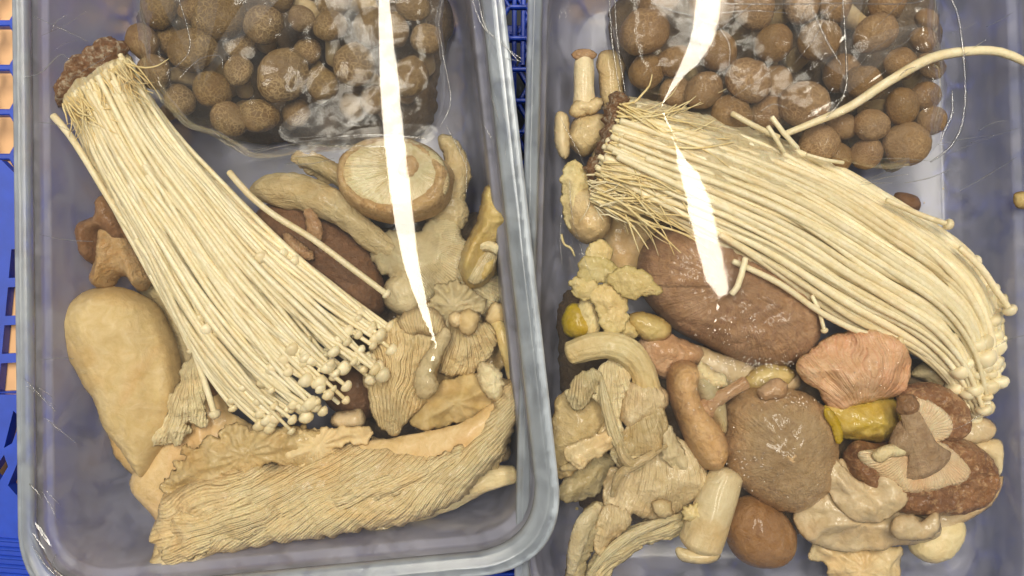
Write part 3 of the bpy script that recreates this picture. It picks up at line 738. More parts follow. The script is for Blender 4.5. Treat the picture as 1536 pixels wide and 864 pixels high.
M['porto'] = mush('wet_brown_cap', lin(132, 98, 66), lin(162, 124, 88), edge=lin(120, 88, 60), rough=.4, scale=1.6, fine=10, bump=.55, coat=.28, warm=.2, fibre=.5, gcol=lin(118, 80, 56), spots=lin(122, 86, 62), spot_amt=.8, lift=1.50)
M['curl_brown'] = mush('curled_shiitake', lin(132, 94, 58), lin(158, 118, 76), rough=.5, scale=2.4, fine=14, bump=.6, coat=.15, lift=1.05)
M['curl_pale'] = mush('curled_shiitake_underside', lin(196, 158, 104), lin(214, 184, 138), rough=.5, scale=3, fine=14, bump=.6, spots=lin(186, 132, 66), spot_amt=.5)
M['tan_shiitake'] = mush('tan_shiitake', lin(172, 130, 82), lin(188, 150, 102), edge=lin(146, 104, 64), rough=.4, scale=2.0, fine=12, bump=.45, coat=.2, warm=.2, spots=lin(128, 86, 54), spot_amt=.5, lift=1.55)
M['wet_cap'] = mush('wet_taupe_cap', lin(142, 114, 80), lin(160, 132, 94), edge=lin(168, 128, 84), rough=.34, scale=1.8, fine=16, bump=.45, coat=.4, warm=.2, fibre=.4, spots=lin(120, 90, 62), spot_amt=.5, lift=1.40)
M['small_cap'] = mush('small_brown_cap', lin(148, 106, 62), lin(166, 124, 78), rough=.36, scale=1.6, fine=12, bump=.35, coat=.25, warm=.1, spots=lin(110, 70, 38), spot_amt=.4, lift=1.05)
M['pink_stem'] = mush('pinkish_stem', lin(188, 146, 104), lin(206, 172, 132), rough=.4, scale=3, fine=14, bump=.6, coat=.4, fibre=.5, gcol=lin(170, 106, 70), lift=1.20)
M['pink'] = mush('pink_oyster', lin(212, 160, 120), lin(222, 184, 142), edge=lin(206, 168, 118), rough=.34, scale=1.6, fine=12, bump=.4, coat=.2, gill=.35, gbump=.6, gcol=lin(208, 122, 92), lift=1.10, warm=.0)
M['white_stem'] = mush('white_stem', lin(232, 216, 174), lin(224, 202, 156), rough=.42, scale=1.8, fine=10, bump=.3, coat=.25, fibre=.25, gcol=lin(204, 178, 128))
M['dark_rim'] = mush('dark_shiitake_skin', lin(120, 80, 50), lin(160, 114, 76), rough=.42, scale=3.0, fine=12, bump=.8, coat=.15, warm=.2, spots=lin(196, 156, 114), spot_amt=.8, lift=1.30)
M['flesh_gill'] = mush('peach_gills', lin(226, 190, 150), lin(214, 172, 130), rough=.48, scale=1.6, fine=18, bump=.5, gill=.65, gbump=.9, gcol=lin(200, 158, 118), coat=.2, lift=1.5)
M['taupe_stem'] = mush('taupe_stem', lin(150, 120, 88), lin(184, 154, 118), rough=.45, scale=3, fine=14, bump=.6, coat=.1, warm=.15, spots=lin(124, 88, 66), spot_amt=.5, fibre=.3, gcol=lin(140, 104, 76), lift=1.25)
M['wet_oyster'] = mush('wet_grey_oyster', lin(190, 166, 126), lin(206, 184, 144), edge=lin(170, 142, 102), rough=.36, scale=1.6, fine=10, bump=.3, coat=.4, lift=1.12)
M['beige_oyster'] = mush('beige_oyster_skin', lin(188, 162, 114), lin(206, 182, 134), edge=lin(160, 130, 84), rough=.4, scale=1.8, fine=10, bump=.45, coat=.3, lift=1.35, hue=.08)
M['fibre_oyster'] = mush('fibrous_oyster', lin(188, 164, 118), lin(204, 182, 138), edge=lin(168, 138, 94), rough=.45, scale=2.0, fine=12, bump=.5, coat=.2, gill=.3, gbump=.5, gcol=lin(158, 132, 88), lift=1.28, hue=.08)
M['shimeji'] = mush('shimeji_cap', lin(132, 106, 62), lin(108, 82, 46), rough=.48, scale=1.6, fine=26, bump=.3, sss=.2, coat=.02, crack=(lin(188, 160, 108), 14.0, .12, .8), dimple=.3, hue=.10, lift=1.00)
M['shimeji_red'] = mush('shimeji_cap_right', lin(142, 110, 66), lin(116, 86, 50), rough=.52, scale=1.6, fine=26, bump=.3, sss=.1, coat=.1, crack=(lin(188, 152, 102), 15, .13, .65), dimple=.3, hue=.10, lift=1.12)
M['shimeji_stem'] = mush('shimeji_stem', lin(206, 184, 140), lin(188, 162, 116), rough=.5, scale=2, fine=12, bump=.3, fibre=.3)

# ================================================================== ENOKI BUNDLES
def edge_at(E, s):
    E = np.asarray(E, float); k = np.linspace(0, 1, len(E)); return np.array([np.interp(s, k, E[:, 0]), np.interp(s, k, E[:, 1])]).T
enoki_cap_mesh = []
for i in range(4):
    V, F = lathe([(0, 1.0), (.45, .93), (.85, .62), (1.02, .18), (.95, -.2), (.6, -.38), (.3, -.36), (0, -.36)], 16, .12, 1.1, i)
    V = V * S; me = bpy.data.meshes.new('cap'); me.from_pydata([tuple(v) for v in V], [], F)
    me.polygons.foreach_set('use_smooth', [True] * len(me.polygons)); me.materials.append(M['enoki']); enoki_cap_mesh.append(me)
def stalk(path, rads, parent, capr=None, seed=0, z=0, label=None):
    o = tube('stalk', path, rads, M['enoki'], parent, 10, 16, (.10, 45), .95, seed=seed, round_end=True)
    if capr:
        c = bpy.data.objects.new('cap', enoki_cap_mesh[seed % 4]); col.objects.link(c); c.parent = o
        p1 = np.array([*wpos(path[-1][0], path[-1][1], path[-1][2]), path[-1][2]]); p0 = np.array([*wpos(path[-2][0], path[-2][1], path[-2][2]), path[-2][2]])
        d = Vector(p1 - p0).normalized(); off = Vector(o.location) + (Vector(parent.location) if parent else Vector())
        c.location = Vector(p1 * S) - off + d * (capr * .15 * S)
        c.rotation_euler = d.to_track_quat('Z', 'Y').to_euler(); c.scale = (capr, capr, capr * random.uniform(.85, 1.15))
    return o
def bundle(name, LE, RE, label, zmid, thick, layers, ends, rad, seed, zend=0.0, loc=(0, 0)):
    rnd = random.Random(seed)
    root = empty(name, loc[0], loc[1], zmid, label, 'enoki mushrooms')
    n = 0
    for li, (nst, zf, wlo, whi) in enumerate(layers):
        for k in range(nst):
            w = wlo + (whi - wlo) * (k + rnd.uniform(.1, .9)) / nst
            send = rnd.uniform(*ends) - (.10 * li * 0)
            if rnd.random() < .16: send = rnd.uniform(ends[0] - .28, ends[0])
            w2 = min(1, max(0, w + rnd.gauss(0, .08))); ph = rnd.uniform(0, 6.28); am = rnd.uniform(.004, .03)
            s0 = rnd.uniform(.0, .04) if rnd.random() < .75 else rnd.uniform(.05, .3)
            pts = []; N = 9
            for i in range(N):
                t = i / (N - 1); s = s0 + (min(send, 1.12) - s0) * t; sc_ = min(s, 1.0)
                ww = w + (w2 - w) * t + am * math.sin(ph + t * 7)
                a = edge_at(LE, [sc_])[0]; b = edge_at(RE, [sc_])[0]
                if s > 1:
                    a0 = edge_at(LE, [.93])[0]; b0 = edge_at(RE, [.93])[0]; a = a + (a - a0) * (s - 1) / .07; b = b + (b - b0) * (s - 1) / .07
                p = a * (1 - ww) + b * ww
                prof = math.sqrt(max(0, 1 - (2 * min(max(ww, .01), .99) - 1) ** 2))
                z = zmid + thick * prof * zf * (1 - .25 * t) - 6 * (1 - prof) + rnd.uniform(-1, 1) * 1.2 + zend * t ** 3 + (4 * math.sin(t * 5 + ph))
                pts.append((p[0] + rnd.uniform(-.7, .7), p[1] + rnd.uniform(-.7, .7), z))
            r = rnd.uniform(*rad)
            e = pts[-1]
            if rnd.random() < .5:      # a little hook at the tip
                pts[-1] = (e[0] + rnd.uniform(-7, 7), e[1] + rnd.uniform(-2, 8), e[2] - 5)
            stalk(pts, [r * .9] * 4 + [r] * 3 + [r * .9, r * .8], root, rnd.uniform(1.6, 2.9) * r if rnd.random() < .93 else None, seed * 1000 + n)
            n += 1
    return root
LL = [(96, 150), (135, 240), (172, 312), (205, 372), (240, 440), (275, 505), (315, 560), (355, 605), (398, 640)]
LR = [(188, 76), (222, 140), (268, 205), (320, 262), (372, 318), (430, 372), (490, 420), (540, 460), (592, 500)]
eb = bundle('enoki_cluster', LL, LR, 'cream enoki bunch fanning down to a spray of round caps, in left tub', -62, 48,
            [(30, .25, .02, .98), (36, .6, .0, 1.0), (40, .86, .03, .97), (38, 1.02, .06, .94)], (.84, 1.08), (3.4, 5.0), 11, loc=(140, 110))
def mass(parent, pts, z, T, c, n, hf, step=2.6):
    return pillow('grown_together_stems', pts, z, T, M['enoki_mass'], step=step, gill=dict(c=c, n=n, amp=4.0, wob=1.0, r0=10, ed=6), jag=(2, 14), fine=(3, 26), seed=4, parent=parent, h=hf)
mass(eb, [(96, 152), (118, 200), (148, 262), (176, 318), (208, 372), (250, 430), (300, 480), (350, 520), (400, 520), (440, 480), (440, 420), (400, 352), (350, 296), (300, 246), (262, 200), (228, 152), (204, 112), (184, 80), (140, 92), (106, 122)], -66, 53, (20, -60), 330, lambda x, y: -30 * np.clip((np.hypot(x - 140, y - 110) - 130) / 260, 0, 1) - 20 * np.exp(-np.hypot(x - 140, y - 110) / 70))
def substrate(parent, pts, z, T, seed):
    o = pillow('substrate', pts, z, T, M['substrate'], step=3, jag=(6, 9), fine=(9, 7), seed=seed, parent=parent)
    return o
substrate(eb, [(92, 158), (88, 132), (100, 110), (112, 92), (132, 78), (150, 66), (172, 56), (184, 66), (188, 84), (170, 98), (150, 112), (128, 124), (112, 142)], -62, 34, 2)
def fray(parent, n, base, ang, spread, length, z, seed, mat, rr=(.7, 1.6)):
    rnd = random.Random(seed); parts = []
    for i in range(n):
        t = rnd.random(); x = base[0][0] + (base[1][0] - base[0][0]) * t + rnd.gauss(0, 4); y = base[0][1] + (base[1][1] - base[0][1]) * t + rnd.gauss(0, 4)
        a = math.radians(ang + rnd.gauss(0, spread)); L = rnd.uniform(*length); a2 = a + rnd.gauss(0, .5); zz = z + rnd.uniform(-14, 12)
        p = [(x, y, zz)]; 
        for k in range(1, 5):
            aa = a + (a2 - a) * k / 4 + rnd.gauss(0, .1); p.append((p[-1][0] + math.cos(aa) * L / 4, p[-1][1] + math.sin(aa) * L / 4, zz + rnd.uniform(-4, 4)))
        r = rnd.uniform(*rr)
        parts.append(tube('x', p, [r, r, r * .9, r * .7, r * .4], None, seg=6, step=8, build=False, noise=(.2, 10)))
    V, F = join(parts); o = mk('frayed_fibres', V, F, mat, parent, {'edge': np.ones(len(V)), 'flow': np.zeros(len(V)), 'along': np.zeros(len(V))}); o['kind'] = 'stuff'; return o
fray(eb, 170, [(98, 156), (190, 88)], 57, 10, (24, 90), -20, 5, M['enoki_yellow'], (.6, 1.7))

RT = [(938, 150), (1010, 166), (1090, 186), (1180, 214), (1262, 250), (1330, 292), (1400, 338), (1452, 380), (1488, 430), (1502, 490), (1500, 560)]
RB = [(882, 262), (940, 302), (1010, 338), (1080, 372), (1150, 408), (1215, 448), (1280, 486), (1345, 512), (1400, 545), (1440, 590), (1465, 632)]
er = bundle('enoki_cluster', RB, RT, 'long cream enoki bunch lying across right tub, stalks curling down at the right', -98, 46,
            [(24, .25, .02, .98), (30, .6, .0, 1.0), (34, .86, .03, .97), (30, 1.02, .05, .95)], (.84, 1.0), (4.0, 6.8), 23, zend=-14, loc=(905, 220))
mass(er, [(886, 262), (905, 205), (922, 160), (950, 146), (1010, 162), (1090, 182), (1180, 210), (1262, 250), (1330, 296), (1370, 350), (1380, 420), (1330, 470), (1280, 468), (1215, 432), (1150, 396), (1080, 362), (1010, 330), (940, 300)], -100, 51, (700, 100), 430, lambda x, y: -32 * np.clip((x - 1060) / 300, 0, 1) - 14 * np.exp(-(x - 900) / 60))
substrate(er, [(898, 232), (904, 200), (904, 170), (912, 150), (926, 142), (938, 152), (934, 176), (930, 200), (924, 222), (910, 240)], -92, 34, 5)
substrate(er, [(882, 262), (880, 248), (894, 238), (904, 244), (900, 262), (890, 270)], -92, 20, 8)
fray(er, 190, [(934, 154), (890, 300)], 17, 6, (50, 190), -64, 9, M['enoki_yellow'], (.8, 2.4))
fray(er, 40, [(880, 262), (900, 320)], 20, 24, (20, 60), -66, 19, M['enoki'], (.8, 2.0))

# single stalks that have come away from the bunches
def loose(path, r, capr, label, seed, rads=None):
    x, y, z = path[0]
    root = empty('enoki_stalk', x, y, z, label, 'enoki stalk', 'loose enoki stalks')
    stalk(path, rads or [r] * len(path), root, capr, seed)
loose([(344, 258, -24), (372, 290, -22), (410, 322, -22), (468, 358, -24), (530, 404, -30), (578, 440, -34)], 5.0, 8, 'single enoki stalk bridging from the bunch across the dark brown cap in left tub', 1)
loose([(80, 174, -46), (104, 202, -44), (132, 246, -46), (170, 310, -50), (205, 360, -56), (226, 410, -62)], 4.6, None, 'broken enoki stalk poking out along the left edge of the bunch below its root', 2, [6, 5.5, 5, 4.5, 4.5, 4])
loose([(214, 372, -52), (236, 420, -58), (262, 470, -64), (288, 520, -70), (306, 570, -74), (321, 618, -78)], 5.0, 9, 'long enoki stalk ending in a cap above the crumpled lobe, lower left of the bunch', 3)
loose([(204, 360, -44), (222, 385, -46), (252, 440, -56), (270, 490, -62), (286, 524, -64)], 4.0, 7, 'shorter enoki stalk with its cap resting on the longer loose stalk', 4)
loose([(1180, 200, -58), (1225, 182, -54), (1275, 160, -50), (1330, 124, -46), (1395, 88, -44), (1450, 77, -42), (1500, 78, -40), (1548, 98, -40)], 7.5, None, 'thick white enoki stalk arching over the small round caps to the right rim', 5, [5, 6, 7, 7.5, 8, 7.5, 7, 6])
loose([(1098, 170, -56), (1130, 188, -54), (1168, 206, -60)], 4.5, None, 'short cut stalk piece leaning on the top of the right bunch, flattest of three', 6)
loose([(1158, 176, -50), (1176, 200, -54), (1196, 222, -60)], 4.2, None, 'short cut stalk piece standing up beside the thick arching stalk', 7)
loose([(1152, 190, -52), (1164, 208, -54), (1176, 228, -60)], 3.6, None, 'thinnest short stalk piece at the top edge of the right bunch', 8)
loose([(1210, 232, -66), (1238, 240, -66), (1265, 244, -70)], 3.0, None, 'thin pale stalk tip lying by the lowest small caps above the right bunch', 9)
loose([(1118, 388, -52), (1112, 412, -50), (1106, 430, -50), (1098, 441, -52)], 5.0, None, 'bent white stalk stub lying on the big wet brown cap', 10)
loose([(1218, 444, -80), (1228, 464, -84), (1233, 482, -86), (1236, 494, -88)], 3.4, 6, 'thin stalk with tiny cap dangling at the right end of big wet brown cap', 11)
loose([(1100, 392, -70), (1170, 426, -72), (1230, 468, -78), (1290, 498, -82), (1346, 512, -86)], 5.0, 8, 'stalk under the right bunch whose cap touches the pink mushroom', 12)
loose([(1330, 300, -60), (1380, 322, -60), (1412, 333, -60), (1420, 336, -61)], 4.5, 9, 'short stalk with a cap peeping out over the upper edge of right bunch', 13)
loose([(1440, 372, -62), (1470, 400, -62), (1496, 438, -62), (1513, 462, -62)], 5.5, 11, 'stalk with the outermost cap at the far right of the right bunch', 14)

# ================================================================== SHIMEJI (small round caps)
def cap_meshes(mat, n=6):
    out = []
    for i in range(n):
        V, F = lathe([(0, 27), (10, 25.6), (20, 20.5), (27, 12), (30, 1), (28, -8), (22, -14), (13, -16), (6, -15), (0, -15)], 26, .10, .035, i + 2, (1, .9 + .02 * i))
        V = V * (1 + .05 * fbm(V[:, 0] / 11, V[:, 1] / 11, V[:, 2] / 11 + i, 2))[:, None]
        V = V * S; me = bpy.data.meshes.new('cap'); me.from_pydata([tuple(v) for v in V], [], F)
        me.polygons.foreach_set('use_smooth', [True] * len(me.polygons)); me.materials.append(mat); out.append(me)
    return out
stem_me = []
for i in range(3):
    V, F = lathe([(0, -8), (9, -9), (11, -22), (13, -48), (15, -74), (10, -82), (0, -83)], 14, .12, .03, i)
    V = V * S; me = bpy.data.meshes.new('stem'); me.from_pydata([tuple(v) for v in V], [], F)
    me.polygons.foreach_set('use_smooth', [True] * len(me.polygons)); me.materials.append(M['shimeji_stem']); stem_me.append(me)
caps_l, caps_r = cap_meshes(M['shimeji']), cap_meshes(M['shimeji_red'])
def shimeji(x, y, r, z, label, group, meshes, seed):
    rnd = random.Random(seed)
    root = empty('shimeji_mushroom', x, y, z, label, 'small mushroom', group)
    c = bpy.data.objects.new('cap', rnd.choice(meshes)); col.objects.link(c); c.parent = root
    s = bpy.data.objects.new('stem', rnd.choice(stem_me)); col.objects.link(s); s.parent = root
    k = r / 29 * (H - z) / H
    c.scale = (k * rnd.uniform(.93, 1.02), k * rnd.uniform(.88, 1.0), k * rnd.uniform(.78, 1.0)); s.scale = (k, k, k)
    e = (rnd.gauss(0, .28), rnd.gauss(0, .28), rnd.uniform(0, 6.28)); c.rotation_euler = e; s.rotation_euler = e
SHL = [(425, 112, 41, -58, 'largest round brown cap in the left pack, with the clearest pale netting'), (395, 38, 32, -62, 'big round cap above and left of the largest one in the left pack'),
 (288, 76, 38, -64, 'hazy round cap behind a fold of film, right of the enoki root'), (318, 134, 31, -66, 'round cap with a white thread above it, left of the largest one'),
 (232, 108, 27, -76, 'round cap close to the right side of the enoki root'), (358, 106, 24, -74, 'small round cap touching the left side of the largest one'),
 (345, 178, 29, -72, 'oval cap at the bottom of the left pack with a white glint'), (386, 174, 30, -80, 'cap at the bottom of the left pack tucked behind the oval one'),
 (453, 28, 21, -66, 'small bright cap in the top middle of the left pack'), (496, 40, 26, -68, 'oval cap right of the small bright one in the left pack'),
 (532, 98, 32, -62, 'round cap just left of the long lamp streak'), (483, 126, 25, -66, 'smaller cap between the largest one and the lamp streak'),
 (614, 116, 31, -66, 'tall oval cap just right of the long lamp streak'), (556, 42, 29, -78, 'dim cap crossed by the upper end of the long lamp streak'),
 (214, 62, 28, -80, 'dark cap directly above the right side of the enoki root'), (240, 12, 33, -84, 'dark cap at the upper left corner of the left pack'),
 (330, 24, 40, -76, 'large cap at the top edge of the left pack'), (292, 18, 24, -70, 'narrow cap squeezed left of the large one at the top edge'),
 (425, -6, 26, -70, 'cap cut by the top edge above the small bright one'), (500, -6, 32, -76, 'cap cut by the top edge right of the small bright one'),
 (590, 44, 26, -90, 'dim cap low down right of the lamp streak near the top'), (640, 60, 26, -96, 'dark cap in the shaded right corner of the left pack'),
 (560, 150, 24, -96, 'half hidden cap low beside the lamp streak'), (445, 170, 22, -104, 'shaded cap low under the largest one'), (270, 150, 24, -104, 'shaded cap low between the enoki bunch and the threaded cap'),
 (460, 80, 24, -104, 'shaded cap low above the largest one'), (360, 70, 24, -104, 'shaded cap low between two big upper ones'), (620, 10, 28, -100, 'shaded cap at the top right of the left pack'),
 (250, 60, 24, -110, 'shaded cap deep behind the film fold'), (530, 160, 22, -110, 'shaded cap at the lower right of the left pack')]
for i, (x, y, r, z, lb) in enumerate(SHL): shimeji(x, y, r, z, lb, 'round brown caps packed in the left tub', caps_l, i + 1)
SHR = [(967, 48, 37, -88, 'largest round cap at the left end of the right pack'), (1056, 135, 31, -92, 'round cap just above the right enoki bunch, below the upper streak'),
 (1122, 122, 35, -86, 'glossy round cap with sparkles right of the upper streak'), (1012, 92, 28, -100, 'hazy cap left of the tip of the upper streak'), (1078, 78, 30, -104, 'cap partly behind the upper lamp streak'),
 (1206, 156, 37, -86, 'big cap left of the thick arching stalk'), (1160, 66, 30, -92, 'cap with a square white glint'), (1228, 62, 34, -90, 'hazy cap beside the two hanging film folds'),
 (1312, 50, 34, -86, 'big cap at the upper end of the silvery film glare'), (1350, 96, 25, -84, 'cap at the lower right of the silvery film glare'), (1296, 126, 30, -92, 'cap underneath the silvery film glare'),
 (1384, 60, 20, -100, 'small orange-brown cap at the upper right corner'), (1396, 100, 22, -98, 'small cap under the arching stalk at the far right'), (1306, 188, 28, -84, 'round cap below the arching stalk'),
 (1352, 160, 28, -82, 'round cap right of and above the one below the stalk'), (1397, 181, 23, -88, 'wrinkled outermost cap at the lower right of the pack'), (1388, 144, 25, -94, 'cap between the wrinkled outermost one and the stalk'),
 (1360, 216, 36, -82, 'largest cap of the lower right corner of the pack'), (1300, 230, 24, -100, 'flattened cap left of the largest lower one'), (1228, 216, 30, -96, 'cap resting on the top of the right enoki bunch'),
 (1262, 190, 24, -104, 'shaded cap directly under the thick arching stalk'), (1096, 172, 31, -100, 'cap half hidden behind the top of the right bunch'), (985, 2, 34, -106, 'hazy cap at the top edge over the largest left one'),
 (1066, 12, 36, -100, 'cap at the top edge left of the upper streak'), (1130, 14, 34, -100, 'cap at the top edge right of the upper streak'), (970, 108, 28, -114, 'dim cap near the root of the right bunch'),
 (1165, 122, 26, -112, 'small cap low between the glossy and the big one'), (1250, 8, 30, -112, 'dark reddish cap at the top edge by the film knot'), (1200, 10, 28, -112, 'dark cap at the top edge left of the film knot'),
 (1330, 4, 28, -116, 'dark cap at the top edge, right part'), (1390, 30, 18, -116, 'tiny cap at the top right end of the pack'), (1256, 236, 24, -112, 'lowest cap squeezed against the bunch'),
 (1262, 110, 28, -118, 'shaded cap low beside the silvery glare'), (1150, 168, 26, -116, 'shaded cap low above the bunch top'), (1014, 140, 26, -120, 'shaded cap low beside the streak tip')]
for i, (x, y, r, z, lb) in enumerate(SHR): shimeji(x, y, r, z, lb, 'round brown caps packed in the right tub', caps_r, i + 101)

M['gap_shade'] = mush('stem_bed_gap_shade', lin(98, 80, 58), lin(122, 102, 76), rough=.6, scale=3, fine=14, bump=.6)  # dark shade of the gaps put into this base colour

# ================================================================== LEFT TUB
# big pale cap at the left
pillow('oyster_mushroom', [(98, 484), (110, 456), (136, 438), (168, 432), (204, 442), (236, 462), (252, 494), (266, 540), (272, 590), (262, 640), (240, 690), (222, 716), (206, 704), (186, 672), (160, 640), (148, 604), (128, 572), (108, 528)],
       -122, 54, M['tan_cap'], R=60, step=3, gill=dict(c=(240, 700), n=120, amp=.9, wob=1.5, macro=2.5, r0=30), h=both(dome(160, 490, 50, 50, 10), ridge([(230, 470), (244, 540), (240, 620)], 16, -8)), jag=(1.5, 40), fine=(2.5, 60), seed=1,
       label='large smooth tan oyster cap at the left wall below curled brown mushroom', cat='oyster mushroom')
# slope below it, torn edge seen lower
pillow('oyster_slice', [(148, 628), (162, 650), (180, 690), (206, 716), (232, 744), (236, 726), (222, 700), (190, 664), (160, 634)], -170, 14, M['smooth_tan'], step=4, jag=(2, 18), seed=3,
       label='thin pale sliver under the lower left edge of the large smooth tan cap', cat='mushroom slice')
# smooth flesh in the middle
pillow('oyster_flesh_slab', [(202, 716), (214, 690), (236, 660), (262, 628), (290, 600), (310, 566), (330, 580), (348, 620), (392, 650), (420, 690), (380, 760), (300, 800), (252, 800), (232, 770), (206, 740)], -132, 38, M['smooth_tan'], step=4,
       h=both(ridge([(214, 736), (250, 690), (300, 650)], 22, 6), dome(310, 650, 50, 40, -10)), jag=(3, 16), fine=(3, 30), seed=5, curl=(5, 8),
       label='smooth peach-tan underside of an oyster mushroom between the lobe and the gilled fan', cat='oyster mushroom')
# crumpled lobe
pillow('oyster_lobe', [(228, 670), (234, 648), (248, 622), (252, 600), (266, 576), (276, 548), (290, 536), (304, 548), (300, 572), (312, 586), (304, 606), (308, 638), (296, 636), (278, 634), (282, 650), (260, 668), (244, 664)], -84, 26, M['cream_gills'], leaf=True, ruffle=(5, 12), step=2.2,
       gill=dict(c=(290, 520), n=60, amp=1.8, r0=20, macro=1.6), jag=(4, 9), fine=(5, 16), seed=7, curl=(4, 5), label='crumpled cream lobe with torn edge lying over the smooth tan cap, under the loose stalks', cat='oyster mushroom')
# dark bits under the bunch
pillow('torn_dark_gill', [(300, 520), (316, 528), (328, 560), (326, 586), (312, 592), (304, 566), (296, 540)], -110, 18, M['curl_brown'], step=3, jag=(4, 8), fine=(6, 10), seed=8, label='narrow torn brown piece showing between the loose stalks and the left bunch', cat='mushroom piece')
pillow('shadowed_oyster', [(200, 380), (250, 400), (310, 480), (330, 560), (280, 560), (240, 470), (205, 430)], -165, 26, M['grey_oyster'], step=5, fine=(5, 20), seed=9, label='grey oyster piece in the shade under the left bunch beside the curled brown mushroom', cat='oyster mushroom')
# curled brown shiitake
cb = empty('shiitake_mushroom', 172, 370, -120, 'curled brown shiitake with its pale underside folded out, against the left wall', 'shiitake')
pillow('cap', [(124, 362), (122, 344), (134, 330), (150, 326), (152, 302), (166, 292), (184, 302), (196, 330), (196, 362), (180, 360), (162, 346), (152, 352), (154, 372), (148, 392), (136, 392), (128, 380)], -120, 44, M['curl_brown'], R=18, step=3, jag=(2, 14), fine=(4, 14), seed=11, parent=cb)
pillow('gill_surface', [(154, 346), (166, 338), (186, 346), (206, 366), (228, 400), (228, 424), (212, 434), (196, 418), (182, 414), (164, 432), (146, 428), (138, 412), (146, 394), (152, 372)], -122, 38, M['curl_pale'], step=3, jag=(3, 12), fine=(6, 15), seed=12, parent=cb,
       gill=dict(c=(170, 300), n=60, amp=2, r0=20), h=both(ridge([(190, 352), (200, 380), (212, 420)], 9, 8), ridge([(160, 356), (166, 390), (158, 424)], 9, 8)))
pillow('cap_fold', [(182, 330), (200, 322), (212, 350), (224, 380), (214, 384), (196, 364), (184, 352)], -112, 26, M['curl_brown'], step=3, jag=(2, 10), fine=(3, 12), seed=13, parent=cb)
# big gilled fan at the bottom
fan = empty('oyster_mushroom', 520, 730, -110, 'biggest gilled oyster fan, stretched along the bottom rim of left tub', 'oyster mushroom')
def fan_h(x, y): return (14 * np.exp(-((y - (812 - (x - 250) * .20)) / 46) ** 2) + 10 * np.exp(-((y - (744 - (x - 250) * .14)) / 26) ** 2) - 8 * np.exp(-((y - (700 - (x - 330) * .05)) / 16) ** 2) * (x > 250) * (x < 520))
pillow('gill_surface', [(236, 852), (232, 836), (246, 816), (238, 796), (246, 770), (252, 742), (276, 730), (300, 716), (330, 702), (380, 694), (440, 690), (500, 668), (560, 660), (620, 668), (670, 668), (710, 640), (738, 606), (752, 574), (766, 566), (779, 584), (778, 616), (762, 652), (744, 688), (716, 716), (690, 742), (650, 764), (600, 782), (540, 790), (490, 800), (440, 806), (400, 812), (360, 820), (330, 826), (318, 842), (290, 846), (262, 858)],
       -98, 46, M['gills'], R=30, step=2.1, parent=fan, crease=.5, gill=dict(c=(900, 470), n=330, amp=6.0, wob=3.0, ws=130, macro=.7, mask=lambda x, y: np.clip(.12 + (y - (738 - .12 * (x - 300)) + 14 * fbm(x / 40, y / 30, 5, 2)) / 34, .08, 1) + np.clip((380 - x) / 80, 0, 1) * .5, r0=160, ed=7, a0=0), h=both(fan_h, ridge([(730, 640), (764, 600), (768, 580)], 22, 12)), jag=(5, 11), fine=(9, 60), seed=21, curl=(4, 7), frill=(3.5, 10, 30))
pillow('cap_frill', [(250, 742), (244, 722), (262, 708), (258, 694), (278, 692), (276, 672), (296, 676), (312, 654), (330, 662), (336, 644), (352, 636), (374, 648), (392, 640), (420, 644), (448, 640), (474, 648), (492, 660), (488, 682), (472, 700), (440, 704), (400, 690), (380, 708), (350, 706), (330, 722), (300, 728), (276, 738)],
       -72, 22, M['beige_oyster'], leaf=True, ruffle=(5, 16), step=2.2, jag=(5, 8), fine=(6, 17), seed=22, curl=(6, 5), frill=(4, 8, 20), parent=fan)
pillow('cap_frill', [(470, 700), (440, 694), (420, 676), (428, 656), (452, 648), (480, 646), (510, 644), (540, 640), (556, 652), (548, 664), (520, 664), (500, 676), (490, 692)], -66, 22, M['tan_cap'], leaf=True, ruffle=(5, 12), step=2.2, jag=(4, 9), fine=(5, 15), seed=23, curl=(3, 6), parent=fan)
pillow('rolled_edge', [(232, 848), (234, 820), (242, 792), (240, 764), (250, 744), (262, 752), (260, 784), (266, 816), (276, 836), (262, 858), (244, 862)], -84, 24, M['beige_oyster'], step=3, jag=(3, 10), fine=(4, 14), seed=24, parent=fan)
pillow('bulge', [(528, 618), (540, 616), (546, 628), (540, 640), (520, 642), (500, 636), (504, 622)], -84, 18, M['wet_oyster'], step=3, jag=(1, 12), fine=(2, 14), seed=25, parent=fan)
pillow('gill_flap', [(244, 838), (250, 806), (262, 776), (290, 758), (330, 748), (372, 744), (410, 756), (430, 776), (404, 792), (366, 806), (330, 812), (306, 828), (278, 838), (256, 850)],
       -40, 22, M['gills'], leaf=True, ruffle=(5, 26), step=2.1, parent=fan, gill=dict(c=(700, 640), n=250, amp=4.6, wob=2.0, ws=90, macro=.8, r0=60, ed=5), jag=(4, 8), fine=(3, 20), seed=27, frill=(3, 8, 18))
pillow('gill_flap', [(470, 742), (520, 722), (580, 708), (640, 696), (690, 672), (700, 690), (668, 716), (620, 740), (560, 758), (500, 768), (470, 764)],
       -44, 20, M['gills'], leaf=True, ruffle=(4, 22), step=2.1, parent=fan, gill=dict(c=(900, 560), n=230, amp=4.2, wob=1.6, ws=90, macro=.8, r0=60, ed=5), jag=(5, 9), fine=(3, 20), seed=29, frill=(3, 8, 18))
tube('smooth_base', [(772, 586, -84), (752, 622, -72), (712, 654, -66), (650, 672, -70), (570, 682, -76), (490, 684, -84)], [14, 24, 30, 28, 24, 10], M['smooth_tan'], fan, 26, 4, (.16, 40), .62, seed=28, groove=(.02, 6))
